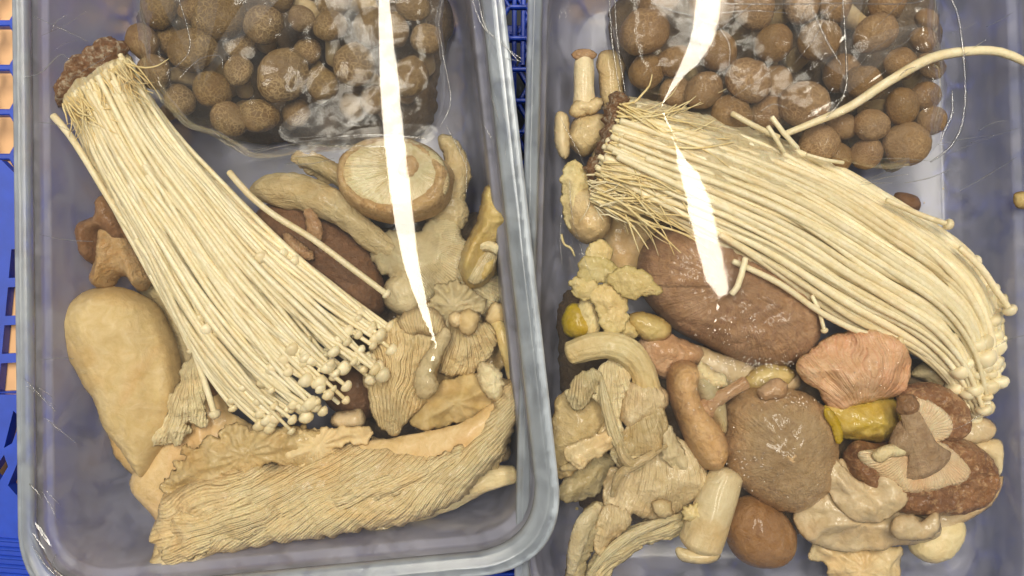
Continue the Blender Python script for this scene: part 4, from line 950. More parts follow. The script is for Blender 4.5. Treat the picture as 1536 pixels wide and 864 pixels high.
# stalk at lower right
st = empty('oyster_mushroom', 680, 742, -130, 'smooth cream oyster stem with a blunt end pointing to the right rim of left tub', 'oyster mushroom')
tube('stem', [(560, 790, -140), (600, 772, -136), (650, 752, -130), (700, 730, -124), (740, 716, -122), (770, 712, -124)], [8, 16, 24, 22, 19, 15], M['cream_stem'], st, 20, 4, (.16, 40), .9, seed=31, groove=(.03, 5))
pillow('torn_base', [(548, 796), (556, 778), (580, 770), (596, 764), (606, 778), (590, 790), (588, 804), (566, 806)], -120, 18, M['beige_oyster'], step=3, jag=(4, 8), fine=(4, 10), seed=32, parent=st)
# pale fan
pf = empty('oyster_mushroom', 660, 400, -110, 'pale cream oyster fan spreading below the upturned shiitake disc', 'oyster mushroom')
pillow('gill_surface', [(556, 382), (580, 350), (612, 352), (634, 348), (644, 330), (672, 322), (690, 330), (686, 352), (700, 366), (724, 372), (752, 378), (766, 400), (764, 430), (746, 458), (726, 474), (700, 452), (664, 436), (640, 452), (610, 440), (586, 418), (566, 400)],
       -112, 34, M['cream_gills'], leaf=True, ruffle=(6, 11), step=2.3, parent=pf, gill=dict(c=(585, 340), n=200, amp=1.4, wob=1.4, r0=60, ed=8), jag=(4, 10), fine=(5, 26), seed=33, curl=(3, 7))
pillow('stem_edge', [(660, 206), (684, 214), (698, 236), (704, 262), (696, 292), (700, 320), (690, 342), (664, 336), (640, 330), (650, 280), (668, 240)], -128, 20, M['greyish_stem'], step=3, jag=(3, 12), fine=(4, 16), seed=34, parent=pf)
# lumpy stem
tube('stem_piece', [(384, 286, -112), (410, 284, -98), (450, 290, -88), (492, 306, -84), (530, 334, -92), (562, 360, -100), (586, 376, -106)], [16, 26, 27, 25, 20, 19, 16], M['greyish_stem'], None, 22, 4, (.26, 34), .8, seed=41, groove=(.05, 4),
     label='thick lumpy grey-beige oyster stem running from the bunch to the pale fan', cat='mushroom stem')
tube('stem_piece', [(450, 242, -120), (475, 246, -116), (498, 258, -118), (520, 276, -124)], [8, 12, 14, 13], M['greyish_stem'], None, 18, 4, (.2, 26), .85, seed=42, label='short grey-beige stem stub left of the upturned shiitake disc', cat='mushroom stem')
# shiitake disc
sd = empty('shiitake_mushroom', 594, 270, -70, 'round upturned shiitake disc crossed by the long lamp streak, gills facing up', 'shiitake')
def ell(cx, cy, rx, ry, rot=0, n=16, nz=0.0, seed=0, a0=0, a1=360):
    r = []; c, s = math.cos(math.radians(rot)), math.sin(math.radians(rot)); rr = random.Random(seed)
    for i in range(n):
        a = math.radians(a0 + (a1 - a0) * i / n); k = 1 + rr.uniform(-nz, nz); x, y = rx * k * math.cos(a), ry * k * math.sin(a); r.append((cx + x * c - y * s, cy + x * s + y * c))
    return r
pillow('cap', ell(593, 271, 86, 62, 8, 18, .02, 1), -92, 52, M['disc_rim'], R=15, step=3, parent=sd, h=lambda x, y: 3 - 26 * np.exp(-(((x - 590) / 62) ** 2 + ((y - 264) / 42) ** 2) ** 3), fine=(3, 14), jag=(1, 20), seed=51, under=1.0, spow=.6)
pillow('gill_surface', ell(592, 264, 79, 54, 8, 18, .02, 2), -53, 12, M['disc'], R=14, step=2.6, parent=sd, gill=dict(c=(612, 250), n=84, amp=1.3, wob=.6, r0=30, ed=6), h=dome(612, 250, 46, 34, -5), seed=52)
pillow('stem_scar', ell(613, 250, 14, 16, 30, 12, .06, 3), -47, 9, M['stub'], step=2.5, parent=sd, h=dome(613, 250, 7, 8, -6), seed=53, fine=(2, 6))
# dark cap
dc = empty('cremini_mushroom', 482, 390, -120, 'dark brown cracked cap with a pale torn scar, partly under the left bunch', 'brown mushroom')
pillow('cap', [(384, 330), (396, 312), (420, 305), (452, 306), (486, 322), (520, 346), (548, 372), (564, 398), (574, 432), (572, 466), (540, 476), (490, 440), (430, 400), (396, 372)], -130, 62, M['cremini'], R=75, step=3, parent=dc, gill=dict(c=(470, 400), n=130, amp=.7, wob=1.0, macro=1.8, r0=40), h=both(ridge([(440, 372), (460, 380), (476, 392)], 7, -5), ridge([(520, 420), (548, 430)], 6, -4)), fine=(3, 20), seed=61)
pillow('torn_scar', [(459, 316), (468, 318), (478, 334), (482, 350), (476, 364), (466, 354), (462, 336)], -64, 6, M['scar'], step=2, parent=dc, jag=(1.5, 6), fine=(2, 5), seed=62)
pillow('torn_scar', [(428, 352), (442, 360), (458, 374), (470, 386), (460, 388), (444, 378), (430, 366)], -68, 6, M['scar'], step=2, parent=dc, jag=(2, 6), fine=(2, 5), seed=63)
# yellow folded one
yf = empty('oyster_mushroom', 733, 352, -70, 'small yellowish folded oyster mushroom touching the right rim of left tub', 'oyster mushroom')
pillow('cap', [(726, 292), (734, 280), (746, 282), (752, 296), (754, 310), (768, 316), (782, 324), (784, 334), (768, 342), (756, 350), (752, 372), (744, 396), (734, 418), (716, 430), (700, 424), (692, 406), (694, 384), (706, 356), (718, 330)], -84, 44, M['yellow_oyster'], R=20, step=2.3, parent=yf,
       h=both(ridge([(712, 420), (724, 392), (742, 372)], 11, -16), ridge([(700, 400), (712, 366), (730, 342)], 9, 8), ridge([(728, 330), (744, 336), (776, 330)], 7, 7), dome(740, 296, 8, 10, -9)), jag=(2, 10), fine=(3, 14), seed=71, curl=(3, 5))
pillow('inner_gills', [(704, 420), (708, 398), (722, 378), (740, 366), (746, 372), (740, 396), (730, 414), (716, 424)], -58, 7, M['cream_gills'], step=2.4, parent=yf, gill=dict(c=(748, 352), n=80, amp=1.2, wob=.5, r0=20, ed=4), seed=72)
pillow('torn_collar', [(712, 366), (724, 362), (738, 364), (748, 370), (744, 378), (734, 374), (722, 376), (714, 374)], -48, 8, M['cream_gills'], step=2.4, parent=yf, jag=(2, 5), fine=(2, 6), seed=73)
# small grey gilled cap near streak end
pillow('small_oyster', [(578, 432), (592, 416), (612, 414), (628, 430), (634, 452), (624, 470), (600, 470), (580, 456)], -110, 24, M['grey_oyster'], step=3, gill=dict(c=(590, 410), n=60, amp=2, r0=14), jag=(1, 10), seed=81, label='small grey gilled oyster cap beside the tip of the bridging stalk', cat='oyster mushroom')
# crumpled cluster
cl = empty('oyster_cluster', 640, 560, -90, 'crumpled grey-tan oyster cluster right of the bunch tips in left tub', 'oyster mushroom')
pillow('crumpled_cap', [(650, 440), (668, 424), (690, 424), (706, 436), (724, 448), (726, 462), (714, 470), (700, 480), (690, 496), (660, 500), (646, 478)], -82, 26, M['grey_oyster'], leaf=True, ruffle=(8, 10), step=2.4, parent=cl, jag=(5, 9), fine=(7, 18), seed=91, curl=(4, 6), frill=(3, 8, 20))
pillow('gilled_lobe', [(660, 500), (676, 486), (700, 482), (728, 488), (742, 504), (738, 526), (722, 548), (690, 562), (664, 560), (656, 530)], -78, 26, M['gills'], leaf=True, ruffle=(6, 9), step=2.3, parent=cl, gill=dict(c=(700, 440), n=80, amp=3.5, wob=1.6, r0=20, ed=5), jag=(3, 9), fine=(6, 18), seed=92)
pillow('gilled_lobe', [(548, 540), (560, 510), (572, 494), (592, 480), (620, 476), (650, 478), (664, 498), (662, 528), (652, 560), (648, 588), (628, 612), (606, 634), (590, 650), (574, 640), (560, 622), (556, 596), (546, 570)], -72, 32, M['gills'], leaf=True, ruffle=(6, 12), step=2.2, parent=cl,
       gill=dict(c=(590, 760), n=170, amp=3.4, wob=2.6, r0=30, ed=6), jag=(3, 10), fine=(6, 22), seed=93, curl=(3, 6))
pillow('broken_edge', [(626, 556), (648, 520), (654, 506), (668, 494), (674, 506), (664, 530), (650, 560), (656, 580), (640, 596), (624, 586)], -44, 14, M['greyish_stem'], step=3, parent=cl, jag=(2, 9), fine=(3, 10), seed=94)
pillow('smooth_lobe', [(620, 632), (640, 600), (660, 578), (690, 566), (716, 560), (742, 562), (744, 592), (728, 616), (706, 628), (670, 636), (640, 642)], -80, 26, M['tan_cap'], leaf=True, ruffle=(5, 8), step=2.4, parent=cl, jag=(4, 11), fine=(5, 22), seed=95, curl=(5, 5), h=ridge([(640, 616), (680, 600), (730, 590)], 9, 6))
pillow('frayed_lobe', [(716, 556), (726, 544), (742, 552), (752, 566), (752, 588), (744, 600), (730, 590), (720, 576)], -58, 14, M['cream_gills'], step=2.6, parent=cl, jag=(3, 6), fine=(4, 9), seed=96)
pillow('small_lobe', [(690, 474), (704, 466), (716, 474), (714, 490), (704, 500), (692, 494)], -52, 14, M['tan_cap'], step=3, parent=cl, jag=(1.5, 8), fine=(2, 9), seed=97)
pillow('knob', ell(684, 480, 9, 10, 0, 10, .1, 4), -50, 13, M['beige_oyster'], step=2.6, parent=cl, seed=98)
pillow('grey_fold', [(600, 480), (620, 466), (640, 462), (656, 470), (668, 486), (672, 506), (652, 502), (630, 500), (610, 500)], -60, 18, M['gills'], step=2.6, parent=cl, gill=dict(c=(640, 560), n=120, amp=3, wob=1.0, r0=20, ed=5), jag=(3, 8), fine=(5, 12), seed=99)
tube('curled_strip', [(738, 476, -90), (752, 496, -78), (760, 520, -76), (765, 546, -82), (766, 572, -92)], [8, 11, 12, 10, 4], M['yellow_oyster'], cl, 14, 4, (.2, 22), .7, seed=100)
pillow('small_lobe', [(740, 456), (752, 460), (756, 476), (744, 486), (730, 478)], -86, 12, M['tan_cap'], step=3, parent=cl, jag=(2, 8), seed=101)
pillow('cap_in_shade', [(490, 560), (520, 545), (560, 560), (560, 620), (520, 622), (490, 600)], -140, 30, M['cremini'], step=5, seed=102, label='dark cap in the shade behind the spray of round tips', cat='brown mushroom')
for i, (x, y, r) in enumerate(((712, 652, 10), (738, 672, 9), (700, 680, 10), (722, 700, 8))):
    pillow('mushroom_piece', ell(x + 16, y + 4, r * 1.6, r, 60, 10, .12, i), -150, 12, M['beige_oyster'], step=3, jag=(2, 8), seed=110 + i, label='' + ('uppermost', 'rightmost', 'leftmost', 'lowest')[i] + ' of the small beige pieces wedged between the gilled fan and right wall', cat='mushroom piece', group='pieces by the right wall of the left tub')

# ================================================================== RIGHT TUB
# stems at the far left upper corner
s1 = empty('oyster_mushroom', 885, 165, -140, 'pale tan cut stem standing against the left wall above the root of right bunch', 'oyster mushroom')
tube('stem', [(876, 82, -136), (876, 108, -130), (876, 136, -132), (877, 160, -138)], [15, 17, 17, 20], M['white_stem'], s1, 20, 4, (.08, 30), .9, seed=120)
pillow('cut_face', ell(876, 82, 16, 6, 0, 12, .08, 2), -124, 6, M['scar'], step=2.5, parent=s1, seed=121)
pillow('collar', [(856, 166), (866, 154), (884, 154), (898, 148), (902, 158), (890, 168), (872, 172), (860, 174)], -122, 12, M['beige_oyster'], step=2.6, parent=s1, jag=(2, 6), fine=(3, 8), seed=122)
pillow('lump', [(856, 196), (866, 178), (888, 172), (906, 176), (910, 194), (900, 214), (878, 232), (860, 222), (852, 208)], -138, 28, M['beige_oyster'], step=3, parent=s1, jag=(1.5, 14), fine=(3, 16), seed=123)
pillow('oyster_slice', [(900, 84), (922, 78), (934, 100), (930, 150), (912, 168), (904, 140)], -160, 14, M['beige_oyster'], step=4, jag=(2, 14), seed=124, label='flat beige slice between the standing stem and the cap pack, right tub', cat='mushroom slice')
pillow('oyster_slice', [(838, 170), (850, 178), (852, 214), (848, 236), (838, 224), (834, 190)], -120, 12, M['white_stem'], step=3, jag=(1.5, 10), seed=125, label='pale sliver squeezed against the upper left wall of right tub', cat='mushroom slice')
# pale base below the root
pillow('stem_piece', [(850, 300), (862, 284), (884, 280), (906, 300), (916, 326), (908, 350), (884, 362), (862, 352), (850, 330)], -118, 34, M['beige_oyster'], step=3, jag=(2, 12), fine=(5, 18), seed=130, label='lumpy beige stem base under the frayed yellow root of the right bunch', cat='mushroom stem')
pillow('smooth_slab', [(912, 322), (950, 312), (1000, 330), (1040, 350), (1000, 372), (970, 400), (940, 410), (910, 380)], -190, 16, M['smooth_tan'], step=4, fine=(3, 24), seed=131, label='smooth shaded beige slab between the right bunch and the big wet brown cap', cat='mushroom slice')
# portobello
pt = empty('portobello_mushroom', 1092, 440, -120, 'big wet reddish-brown cap with wrinkles lying under the right enoki bunch', 'brown mushroom')
pillow('cap', [(958, 404), (964, 376), (984, 352), (1010, 338), (1050, 336), (1100, 356), (1150, 384), (1190, 414), (1218, 446), (1230, 482), (1222, 516), (1196, 540), (1160, 550), (1110, 540), (1060, 516), (1010, 490), (976, 456), (960, 428)], -132, 62, M['porto'], R=84, step=3.2, parent=pt,
       h=both(ridge([(1150, 430), (1190, 460), (1200, 520)], 6, -3), ridge([(1172, 424), (1160, 460), (1130, 480)], 6, -3), ridge([(990, 450), (1060, 486), (1130, 506)], 12, 4)), gill=dict(c=(1090, 430), n=150, amp=.8, wob=1.2, macro=1.6, r0=60), crease=3.0, fine=(5, 24), seed=141)
# torn strips around the left
TS = [([(874, 396), (890, 388), (912, 392), (928, 408), (940, 420), (930, 426), (908, 420), (892, 424), (880, 436), (868, 430)], -80, 12, 'pale torn strip below the stem base, left wall of right tub'),
      ([(886, 440), (908, 428), (926, 434), (936, 452), (938, 476), (930, 496), (914, 500), (904, 480), (898, 462)], -72, 14, 'wide torn yellow-cream strip hanging beside the big wet brown cap'),
      ([(916, 414), (938, 404), (960, 408), (976, 424), (988, 436), (970, 440), (952, 444), (938, 440), (924, 432)], -62, 12, 'torn yellow-cream flap overlapping the left end of the big wet cap'),
      ([(860, 424), (876, 420), (890, 428), (884, 444), (866, 444)], -70, 12, 'small knobbly torn flap at the left wall of right tub'),
      ([(872, 452), (886, 450), (896, 470), (894, 498), (884, 504), (876, 484)], -92, 12, 'narrow torn strip hanging to the left of the wide one'),
      ([(884, 376), (900, 366), (912, 376), (908, 392), (892, 396)], -84, 12, 'small torn knob under the lumpy stem base'),
      ([(936, 476), (946, 486), (952, 500), (940, 504), (930, 496)], -90, 10, 'little torn tag under the wide yellow-cream strip')]
for i, (p, z, t, lb) in enumerate(TS):
    pillow('torn_oyster', p, z, t, M['torn'], leaf=True, grow=5, step=2.3, jag=(3.4, 9), fine=(4, 12), seed=150 + i, curl=(4, 5), label=lb, cat='oyster mushroom', gill=dict(c=(p[0][0], p[0][1] - 60), n=60, amp=.8, r0=20))
tube('torn_fibre', [(842, 352, -84), (846, 366, -80), (856, 372, -80), (862, 384, -84)], [2, 2, 2, 1.5], M['torn'], None, 8, 4, (.2, 10), label='thin bent cream fibre by the left wall under the frayed root', cat='fibre')
# yellow bits
pillow('golden_oyster', [(848, 470), (858, 458), (876, 462), (886, 480), (888, 500), (872, 506), (852, 500), (846, 486)], -104, 22, M['yellow'], step=3, jag=(1, 12), fine=(3, 14), seed=160, label='bright yellow oyster bit peeping out at the left wall of right tub', cat='oyster mushroom')
pillow('golden_oyster', [(944, 478), (960, 470), (984, 476), (1004, 490), (1000, 504), (978, 510), (956, 500)], -96, 18, M['yellow_oyster'], step=3, jag=(1, 12), fine=(3, 12), seed=161, label='dull yellow oyster lobe under the lower left edge of big wet cap', cat='oyster mushroom')
pillow('tan_chunk', [(962, 510), (990, 502), (1020, 510), (1050, 526), (1044, 544), (1010, 548), (1000, 566), (976, 556), (962, 534)], -110, 24, M['pink_stem'], step=3, jag=(2, 12), fine=(5, 16), seed=162, label='knobbly tan chunk between the bent stem and the big wet cap', cat='mushroom piece')
pillow('grey_wet_slice', [(1040, 520), (1090, 536), (1140, 552), (1190, 556), (1196, 580), (1150, 596), (1100, 590), (1060, 560), (1030, 540)], -128, 20, M['wet_oyster'], step=3, jag=(2, 16), fine=(5, 20), seed=163, label='wet grey slice full of bubbles below the big wet brown cap', cat='mushroom slice')
pillow('olive_strip', [(1118, 570), (1136, 552), (1164, 548), (1190, 560), (1180, 576), (1150, 580), (1130, 586)], -112, 16, M['yellow_oyster'], step=3, jag=(2, 10), seed=164, label='olive-yellow strip behind the stem of the small side-lying shiitake', cat='mushroom slice')
# bent stem
bs = empty('oyster_mushroom', 920, 560, -80, 'bent yellow-cream oyster stem curving over to a drooping tan end, right tub', 'oyster mushroom')
tube('stem', [(856, 530, -84), (880, 522, -76), (912, 518, -70), (944, 528, -68), (962, 552, -72), (970, 582, -78), (974, 606, -84)], [19, 21, 21, 22, 21, 22, 24], M['cream_stem'], bs, 36, 3, (.14, 30), .8, seed=170, groove=(.06, 11))
pillow('drooping_end', [(938, 590), (950, 574), (976, 572), (994, 586), (1000, 604), (984, 620), (962, 628), (946, 640), (934, 624)], -76, 20, M['fibre_oyster'], step=2.8, parent=bs, gill=dict(c=(958, 500), n=70, amp=1.6, r0=20), jag=(2, 10), fine=(3, 12), seed=171)
# fan oysters lower left
fo = [([(836, 604), (852, 586), (880, 590), (910, 586), (926, 600), (920, 630), (906, 656), (884, 690), (860, 706), (838, 716), (830, 690), (832, 640)], -96, 30, 'beige_oyster', 'broad beige oyster cap at the left wall of right tub beside the rim crossing', (840, 800), 40),
      ([(890, 590), (896, 560), (914, 540), (940, 552), (944, 574), (934, 604), (930, 640), (944, 664), (966, 674), (960, 700), (934, 704), (918, 680), (912, 640), (904, 610)], -74, 22, 'cream_gills', 'upright pale fold between the bent stem and the broad beige cap', (920, 500), 60),
      ([(930, 694), (928, 660), (944, 640), (966, 628), (990, 612), (1000, 630), (994, 660), (972, 680), (950, 700)], -66, 20, 'fibre_oyster', 'fibrous tan lobe below the drooping end of bent stem', (950, 540), 80),
      ([(838, 744), (846, 720), (870, 700), (896, 680), (918, 690), (910, 720), (892, 742), (868, 752)], -116, 22, 'grey_oyster', 'small greyish lobe under the broad beige cap', (900, 640), 60),
      ([(914, 770), (908, 738), (916, 706), (936, 700), (960, 686), (984, 668), (1010, 656), (1036, 672), (1056, 700), (1066, 724), (1050, 744), (1030, 764), (1008, 776), (974, 778), (950, 766), (936, 774)], -92, 38, 'fibre_oyster', 'large wrinkled tan oyster cap left of the white stem, right tub', (1010, 560), 110),
      ([(850, 864), (854, 830), (864, 796), (880, 766), (900, 756), (904, 776), (896, 806), (880, 840), (872, 880), (850, 890)], -92, 30, 'grey_oyster', 'long rolled grey-tan oyster edge standing at the bottom left of right tub', (880, 700), 60),
      ([(892, 800), (900, 768), (920, 758), (944, 772), (936, 796), (916, 816), (902, 832), (894, 822)], -84, 20, 'fibre_oyster', 'short folded tan lobe joined to the rolled grey-tan edge', (920, 700), 90),
      ([(876, 880), (890, 836), (920, 806), (960, 786), (1000, 776), (1030, 770), (1044, 780), (1020, 800), (980, 812), (946, 832), (916, 858), (906, 884)], -112, 24, 'cream_gills', 'long pale gilled oyster underside running toward the cut end of the white stem', (1200, 700), 260)]
for i, (p, z, t, mt, lb, c, n) in enumerate(fo):
    om = pillow('oyster_mushroom', p, z, t, M[mt], leaf=True, ruffle=(6, 7 if i % 2 else 11), step=2.3, jag=(3.0, 14), fine=(3.5, 40), seed=180 + i, curl=(6, 5), gill=dict(c=c, n=n, amp=1.2, wob=1.2, ws=90, macro=1.8, r0=30, ed=6), label=lb, cat='oyster mushroom', frill=(3.5, 8, 22))
    mg = {0: ([(842, 704, -84), (868, 694, -72), (896, 664, -68), (916, 628, -70)], [4, 9, 10, 5]), 1: ([(902, 566, -62), (910, 610, -56), (926, 662, -56), (948, 696, -62)], [4, 8, 9, 5]),
          2: ([(932, 650, -58), (930, 676, -50), (946, 696, -52), (972, 684, -58)], [4, 7, 8, 4]), 4: ([(918, 744, -74), (930, 712, -58), (964, 690, -52), (1000, 668, -60)], [4, 7, 7, 3]),
          5: ([(858, 858, -84), (864, 820, -66), (878, 784, -62), (898, 758, -70)], [8, 13, 13, 7]), 7: ([(884, 862, -98), (916, 824, -84), (966, 792, -82), (1022, 774, -92)], [5, 8, 8, 4])}.get(i)
    if mg: tube('rolled_margin', mg[0], mg[1], M[mt], om, 16, 3, (.3, 18), .75, seed=400 + i, groove=(.05, 5))
pillow('wart', ell(994, 762, 14, 11, 20, 10, .1, 1), -70, 9, M['fibre_oyster'], step=2.4, jag=(3, 6), seed=190, label='small round wart-like lobe on the lower edge of the wrinkled tan cap', cat='mushroom piece')
# side-lying small shiitake
ss = empty('shiitake_mushroom', 1050, 620, -70, 'tan kidney-shaped shiitake lying on its side with a pinkish stem', 'shiitake')
pillow('cap', [(1003, 566), (1010, 548), (1026, 543), (1042, 548), (1048, 560), (1044, 580), (1052, 604), (1068, 626), (1084, 650), (1090, 676), (1080, 700), (1062, 702), (1046, 690), (1030, 660), (1014, 620), (1004, 590)], -84, 46, M['tan_shiitake'], R=26, step=2.8, parent=ss, fine=(2, 16), seed=200)
pillow('gill_surface', [(1042, 560), (1052, 556), (1066, 566), (1076, 582), (1084, 600), (1088, 626), (1086, 650), (1074, 636), (1058, 610), (1046, 586)], -78, 26, M['cream_gills'], step=2.6, parent=ss, gill=dict(c=(1085, 590), n=90, amp=1.2, r0=10), seed=201)
tube('stem', [(1060, 614, -70), (1078, 598, -58), (1098, 586, -52), (1118, 574, -52)], [17, 12, 10, 11], M['pink_stem'], ss, 18, 3, (.16, 20), .9, seed=202, groove=(.06, 6))
pillow('torn_veil', [(1046, 556), (1052, 544), (1060, 552), (1072, 560), (1086, 566), (1090, 578), (1076, 580), (1060, 574)], -62, 12, M['disc'], step=2.5, parent=ss, jag=(3, 6), fine=(3, 7), seed=203)
# wet taupe cap
pillow('shiitake_mushroom', [(1090, 640), (1092, 612), (1108, 592), (1134, 584), (1168, 582), (1200, 590), (1226, 604), (1244, 626), (1254, 654), (1254, 690), (1246, 724), (1230, 748), (1206, 764), (1180, 766), (1150, 754), (1122, 736), (1100, 712), (1088, 680)], -100, 60, M['wet_cap'], R=82, step=3, h=both(ridge([(1110, 620), (1160, 610), (1220, 630)], 16, 4), dome(1170, 680, 30, 30, 5)), jag=(2, 16), fine=(4, 26), gill=dict(c=(1170, 670), n=140, amp=.6, wob=1.0, macro=1.8, r0=50), seed=210,
       label='round wet taupe cap glistening in the middle of the right tub', cat='shiitake')
pillow('reddish_stub', [(1140, 590), (1150, 576), (1168, 570), (1180, 582), (1172, 594), (1150, 598)], -62, 14, M['pink_stem'], step=2.6, jag=(2, 7), fine=(3, 8), seed=211, label='little reddish stub sticking up behind the round wet taupe cap', cat='mushroom piece')
# white stem piece
ws = empty('stem_piece', 1060, 780, -90, 'thick white cut stem with a flat end beside the small orange-brown cap', 'mushroom stem')
tube('stem', [(1090, 712, -86), (1078, 744, -82), (1064, 780, -80), (1050, 816, -82)], [26, 31, 33, 35], M['white_stem'], ws, 26, 4, (.07, 46), .9, seed=220, groove=(.02, 5))
pillow('cut_face', [(1016, 824), (1030, 826), (1050, 828), (1072, 826), (1078, 834), (1066, 842), (1044, 843), (1022, 838)], -72, 10, M['white_stem'], step=2.5, parent=ws, seed=221)
pillow('tan_tag', [(1026, 768), (1040, 760), (1052, 770), (1044, 780), (1030, 782)], -66, 8, M['torn'], step=2.2, leaf=True, jag=(5, 5), fine=(2, 6), seed=222, label='tiny orange-tan shred where the white stem meets the wrinkled cap', cat='mushroom piece')
# small orange brown cap
pillow('brown_mushroom', [(1088, 790), (1096, 764), (1114, 748), (1134, 746), (1156, 756), (1178, 776), (1192, 800), (1190, 828), (1172, 846), (1146, 850), (1118, 842), (1098, 822)], -112, 48, M['small_cap'], R=50, step=3, fine=(2, 24), seed=230, label='smooth orange-brown cap at the bottom between white stem and grey folds', cat='brown mushroom')
# pink oyster
pillow('pink_oyster', [(1196, 556), (1200, 540), (1222, 530), (1240, 512), (1268, 502), (1300, 498), (1330, 502), (1354, 516), (1368, 540), (1366, 566), (1350, 590), (1320, 598), (1290, 606), (1264, 616), (1246, 606), (1232, 586), (1210, 572)], -84, 40, M['pink'], leaf=True, ruffle=(4, 15), step=2.3, gill=dict(c=(1300, 640), n=70, amp=2.6, wob=1.8, r0=60, ed=6), jag=(2, 12), fine=(4, 22), seed=240, curl=(3, 8),
       label='salmon pink oyster mushroom with radiating folds beneath the curled enoki ends', cat='oyster mushroom')
# golden
pillow('golden_oyster', [(1238, 614), (1256, 606), (1290, 606), (1326, 600), (1350, 606), (1362, 628), (1350, 654), (1322, 662), (1290, 660), (1260, 654), (1248, 636)], -96, 30, M['yellow'], leaf=True, ruffle=(4, 7), step=2.5, jag=(1, 14), fine=(4, 16), seed=241, label='bright yellow oyster lobe between pink mushroom and upturned shiitake', cat='oyster mushroom', h=ridge([(1262, 646), (1300, 652), (1340, 648)], 8, 6))
pillow('yellow_frill', [(1240, 614), (1248, 620), (1260, 640), (1262, 660), (1256, 662), (1250, 642), (1240, 626)], -56, 6, M['yellow'], step=2.2, jag=(1, 5), seed=242, label='thin yellow frill edging the right side of the wet taupe cap', cat='oyster mushroom')
# upturned shiitake pair
us = empty('shiitake_mushroom', 1380, 680, -80, 'large upturned shiitake with peach gills, dark rolled rim and taupe stem', 'shiitake')
pillow('upper_rim', [(1350, 584), (1374, 576), (1402, 578), (1428, 590), (1446, 610), (1450, 634), (1440, 652), (1422, 662), (1400, 656), (1380, 640), (1360, 618), (1348, 600)], -96, 34, M['dark_rim'], R=16, step=2.8, parent=us, fine=(4, 12), jag=(1.5, 14), wave=(1.2, 10, 6), seed=250)
pillow('gill_surface', [(1372, 598), (1396, 604), (1418, 620), (1428, 640), (1418, 656), (1398, 660), (1380, 636)], -66, 10, M['flesh_gill'], R=10, step=2.4, parent=us, gill=dict(c=(1370, 650), n=60, amp=1.4, r0=20), seed=251)
pillow('lower_rim', [(1268, 690), (1274, 672), (1288, 664), (1320, 668), (1360, 656), (1400, 654), (1440, 660), (1468, 672), (1486, 696), (1490, 722), (1478, 748), (1450, 764), (1416, 770), (1380, 768), (1350, 766), (1320, 744), (1296, 730), (1276, 712)], -96, 40, M['dark_rim'], R=20, step=2.8, parent=us, fine=(4, 12), jag=(1.5, 14), wave=(1.6, 10, 6), seed=252)
pillow('gill_surface', [(1290, 680), (1316, 676), (1350, 664), (1392, 662), (1424, 672), (1444, 690), (1454, 706), (1444, 722), (1420, 730), (1390, 736), (1356, 738), (1340, 724), (1316, 710), (1298, 696)], -62, 14, M['flesh_gill'], R=18, step=2.4, parent=us, gill=dict(c=(1385, 660), n=110, amp=1.5, wob=.6, r0=30, ed=6), h=dome(1390, 700, 40, 20, -4), seed=253)
tube('stem', [(1394, 696, -52), (1384, 672, -44), (1372, 642, -42), (1362, 612, -44)], [40, 25, 17, 14], M['taupe_stem'], us, 26, 3, (.2, 18), .38, seed=254)
pillow('stem_end', ell(1361, 608, 15, 14, 0, 12, .1, 5), -44, 12, M['curl_brown'], step=2.4, parent=us, h=dome(1361, 606, 7, 6, -5), fine=(2, 6), seed=255)
pillow('torn_gill', [(1310, 684), (1324, 672), (1344, 668), (1362, 674), (1352, 682), (1334, 684), (1322, 692)], -46, 8, M['cream_gills'], step=2.4, parent=us, jag=(1, 7), seed=256)
pillow('stem_side', [(1336, 668), (1344, 644), (1356, 632), (1370, 644), (1376, 666), (1366, 682), (1350, 680)], -52, 16, M['taupe_stem'], step=2.6, parent=us, seed=257)
# grey folds
gf = empty('oyster_mushroom', 1300, 750, -80, 'smooth grey-beige oyster with curled folds at the bottom of right tub', 'oyster mushroom')
pillow('main_fold', [(1196, 776), (1210, 752), (1234, 742), (1252, 716), (1262, 690), (1272, 706), (1296, 728), (1330, 756), (1372, 774), (1400, 784), (1404, 800), (1386, 812), (1350, 818), (1300, 824), (1256, 826), (1222, 814), (1202, 798)], -90, 34, M['wet_oyster'], leaf=True, ruffle=(7, 7), step=2.5, parent=gf, jag=(1.5, 18), fine=(5, 28), seed=260, curl=(6, 8), h=both(ridge([(1236, 760), (1290, 780), (1360, 796)], 12, 9), ridge([(1250, 740), (1270, 760), (1320, 786)], 8, -6)))
pillow('upper_lobe', [(1240, 706), (1246, 688), (1262, 700), (1284, 722), (1306, 728), (1318, 712), (1334, 706), (1352, 714), (1358, 734), (1350, 756), (1330, 774), (1300, 782), (1270, 770), (1250, 744)], -66, 28, M['wet_oyster'], leaf=True, ruffle=(5, 6), step=2.4, parent=gf, jag=(1.5, 16), fine=(4, 22), seed=261, curl=(7, 7), h=dome(1310, 742, 22, 14, -9))
pillow('small_curl', [(1336, 792), (1344, 776), (1364, 774), (1380, 784), (1400, 770), (1406, 786), (1392, 804), (1364, 806), (1344, 804)], -62, 16, M['wet_oyster'], step=2.6, parent=gf, jag=(1, 12), fine=(3, 12), seed=262, curl=(6, 5))
pillow('lower_lobe', [(1220, 838), (1226, 816), (1260, 822), (1310, 826), (1350, 822), (1352, 850), (1336, 880), (1290, 892), (1252, 870), (1240, 846)], -112, 28, M['beige_oyster'], leaf=True, ruffle=(6, 9), step=2.5, parent=gf, jag=(3, 12), fine=(5, 18), seed=263, curl=(4, 6))
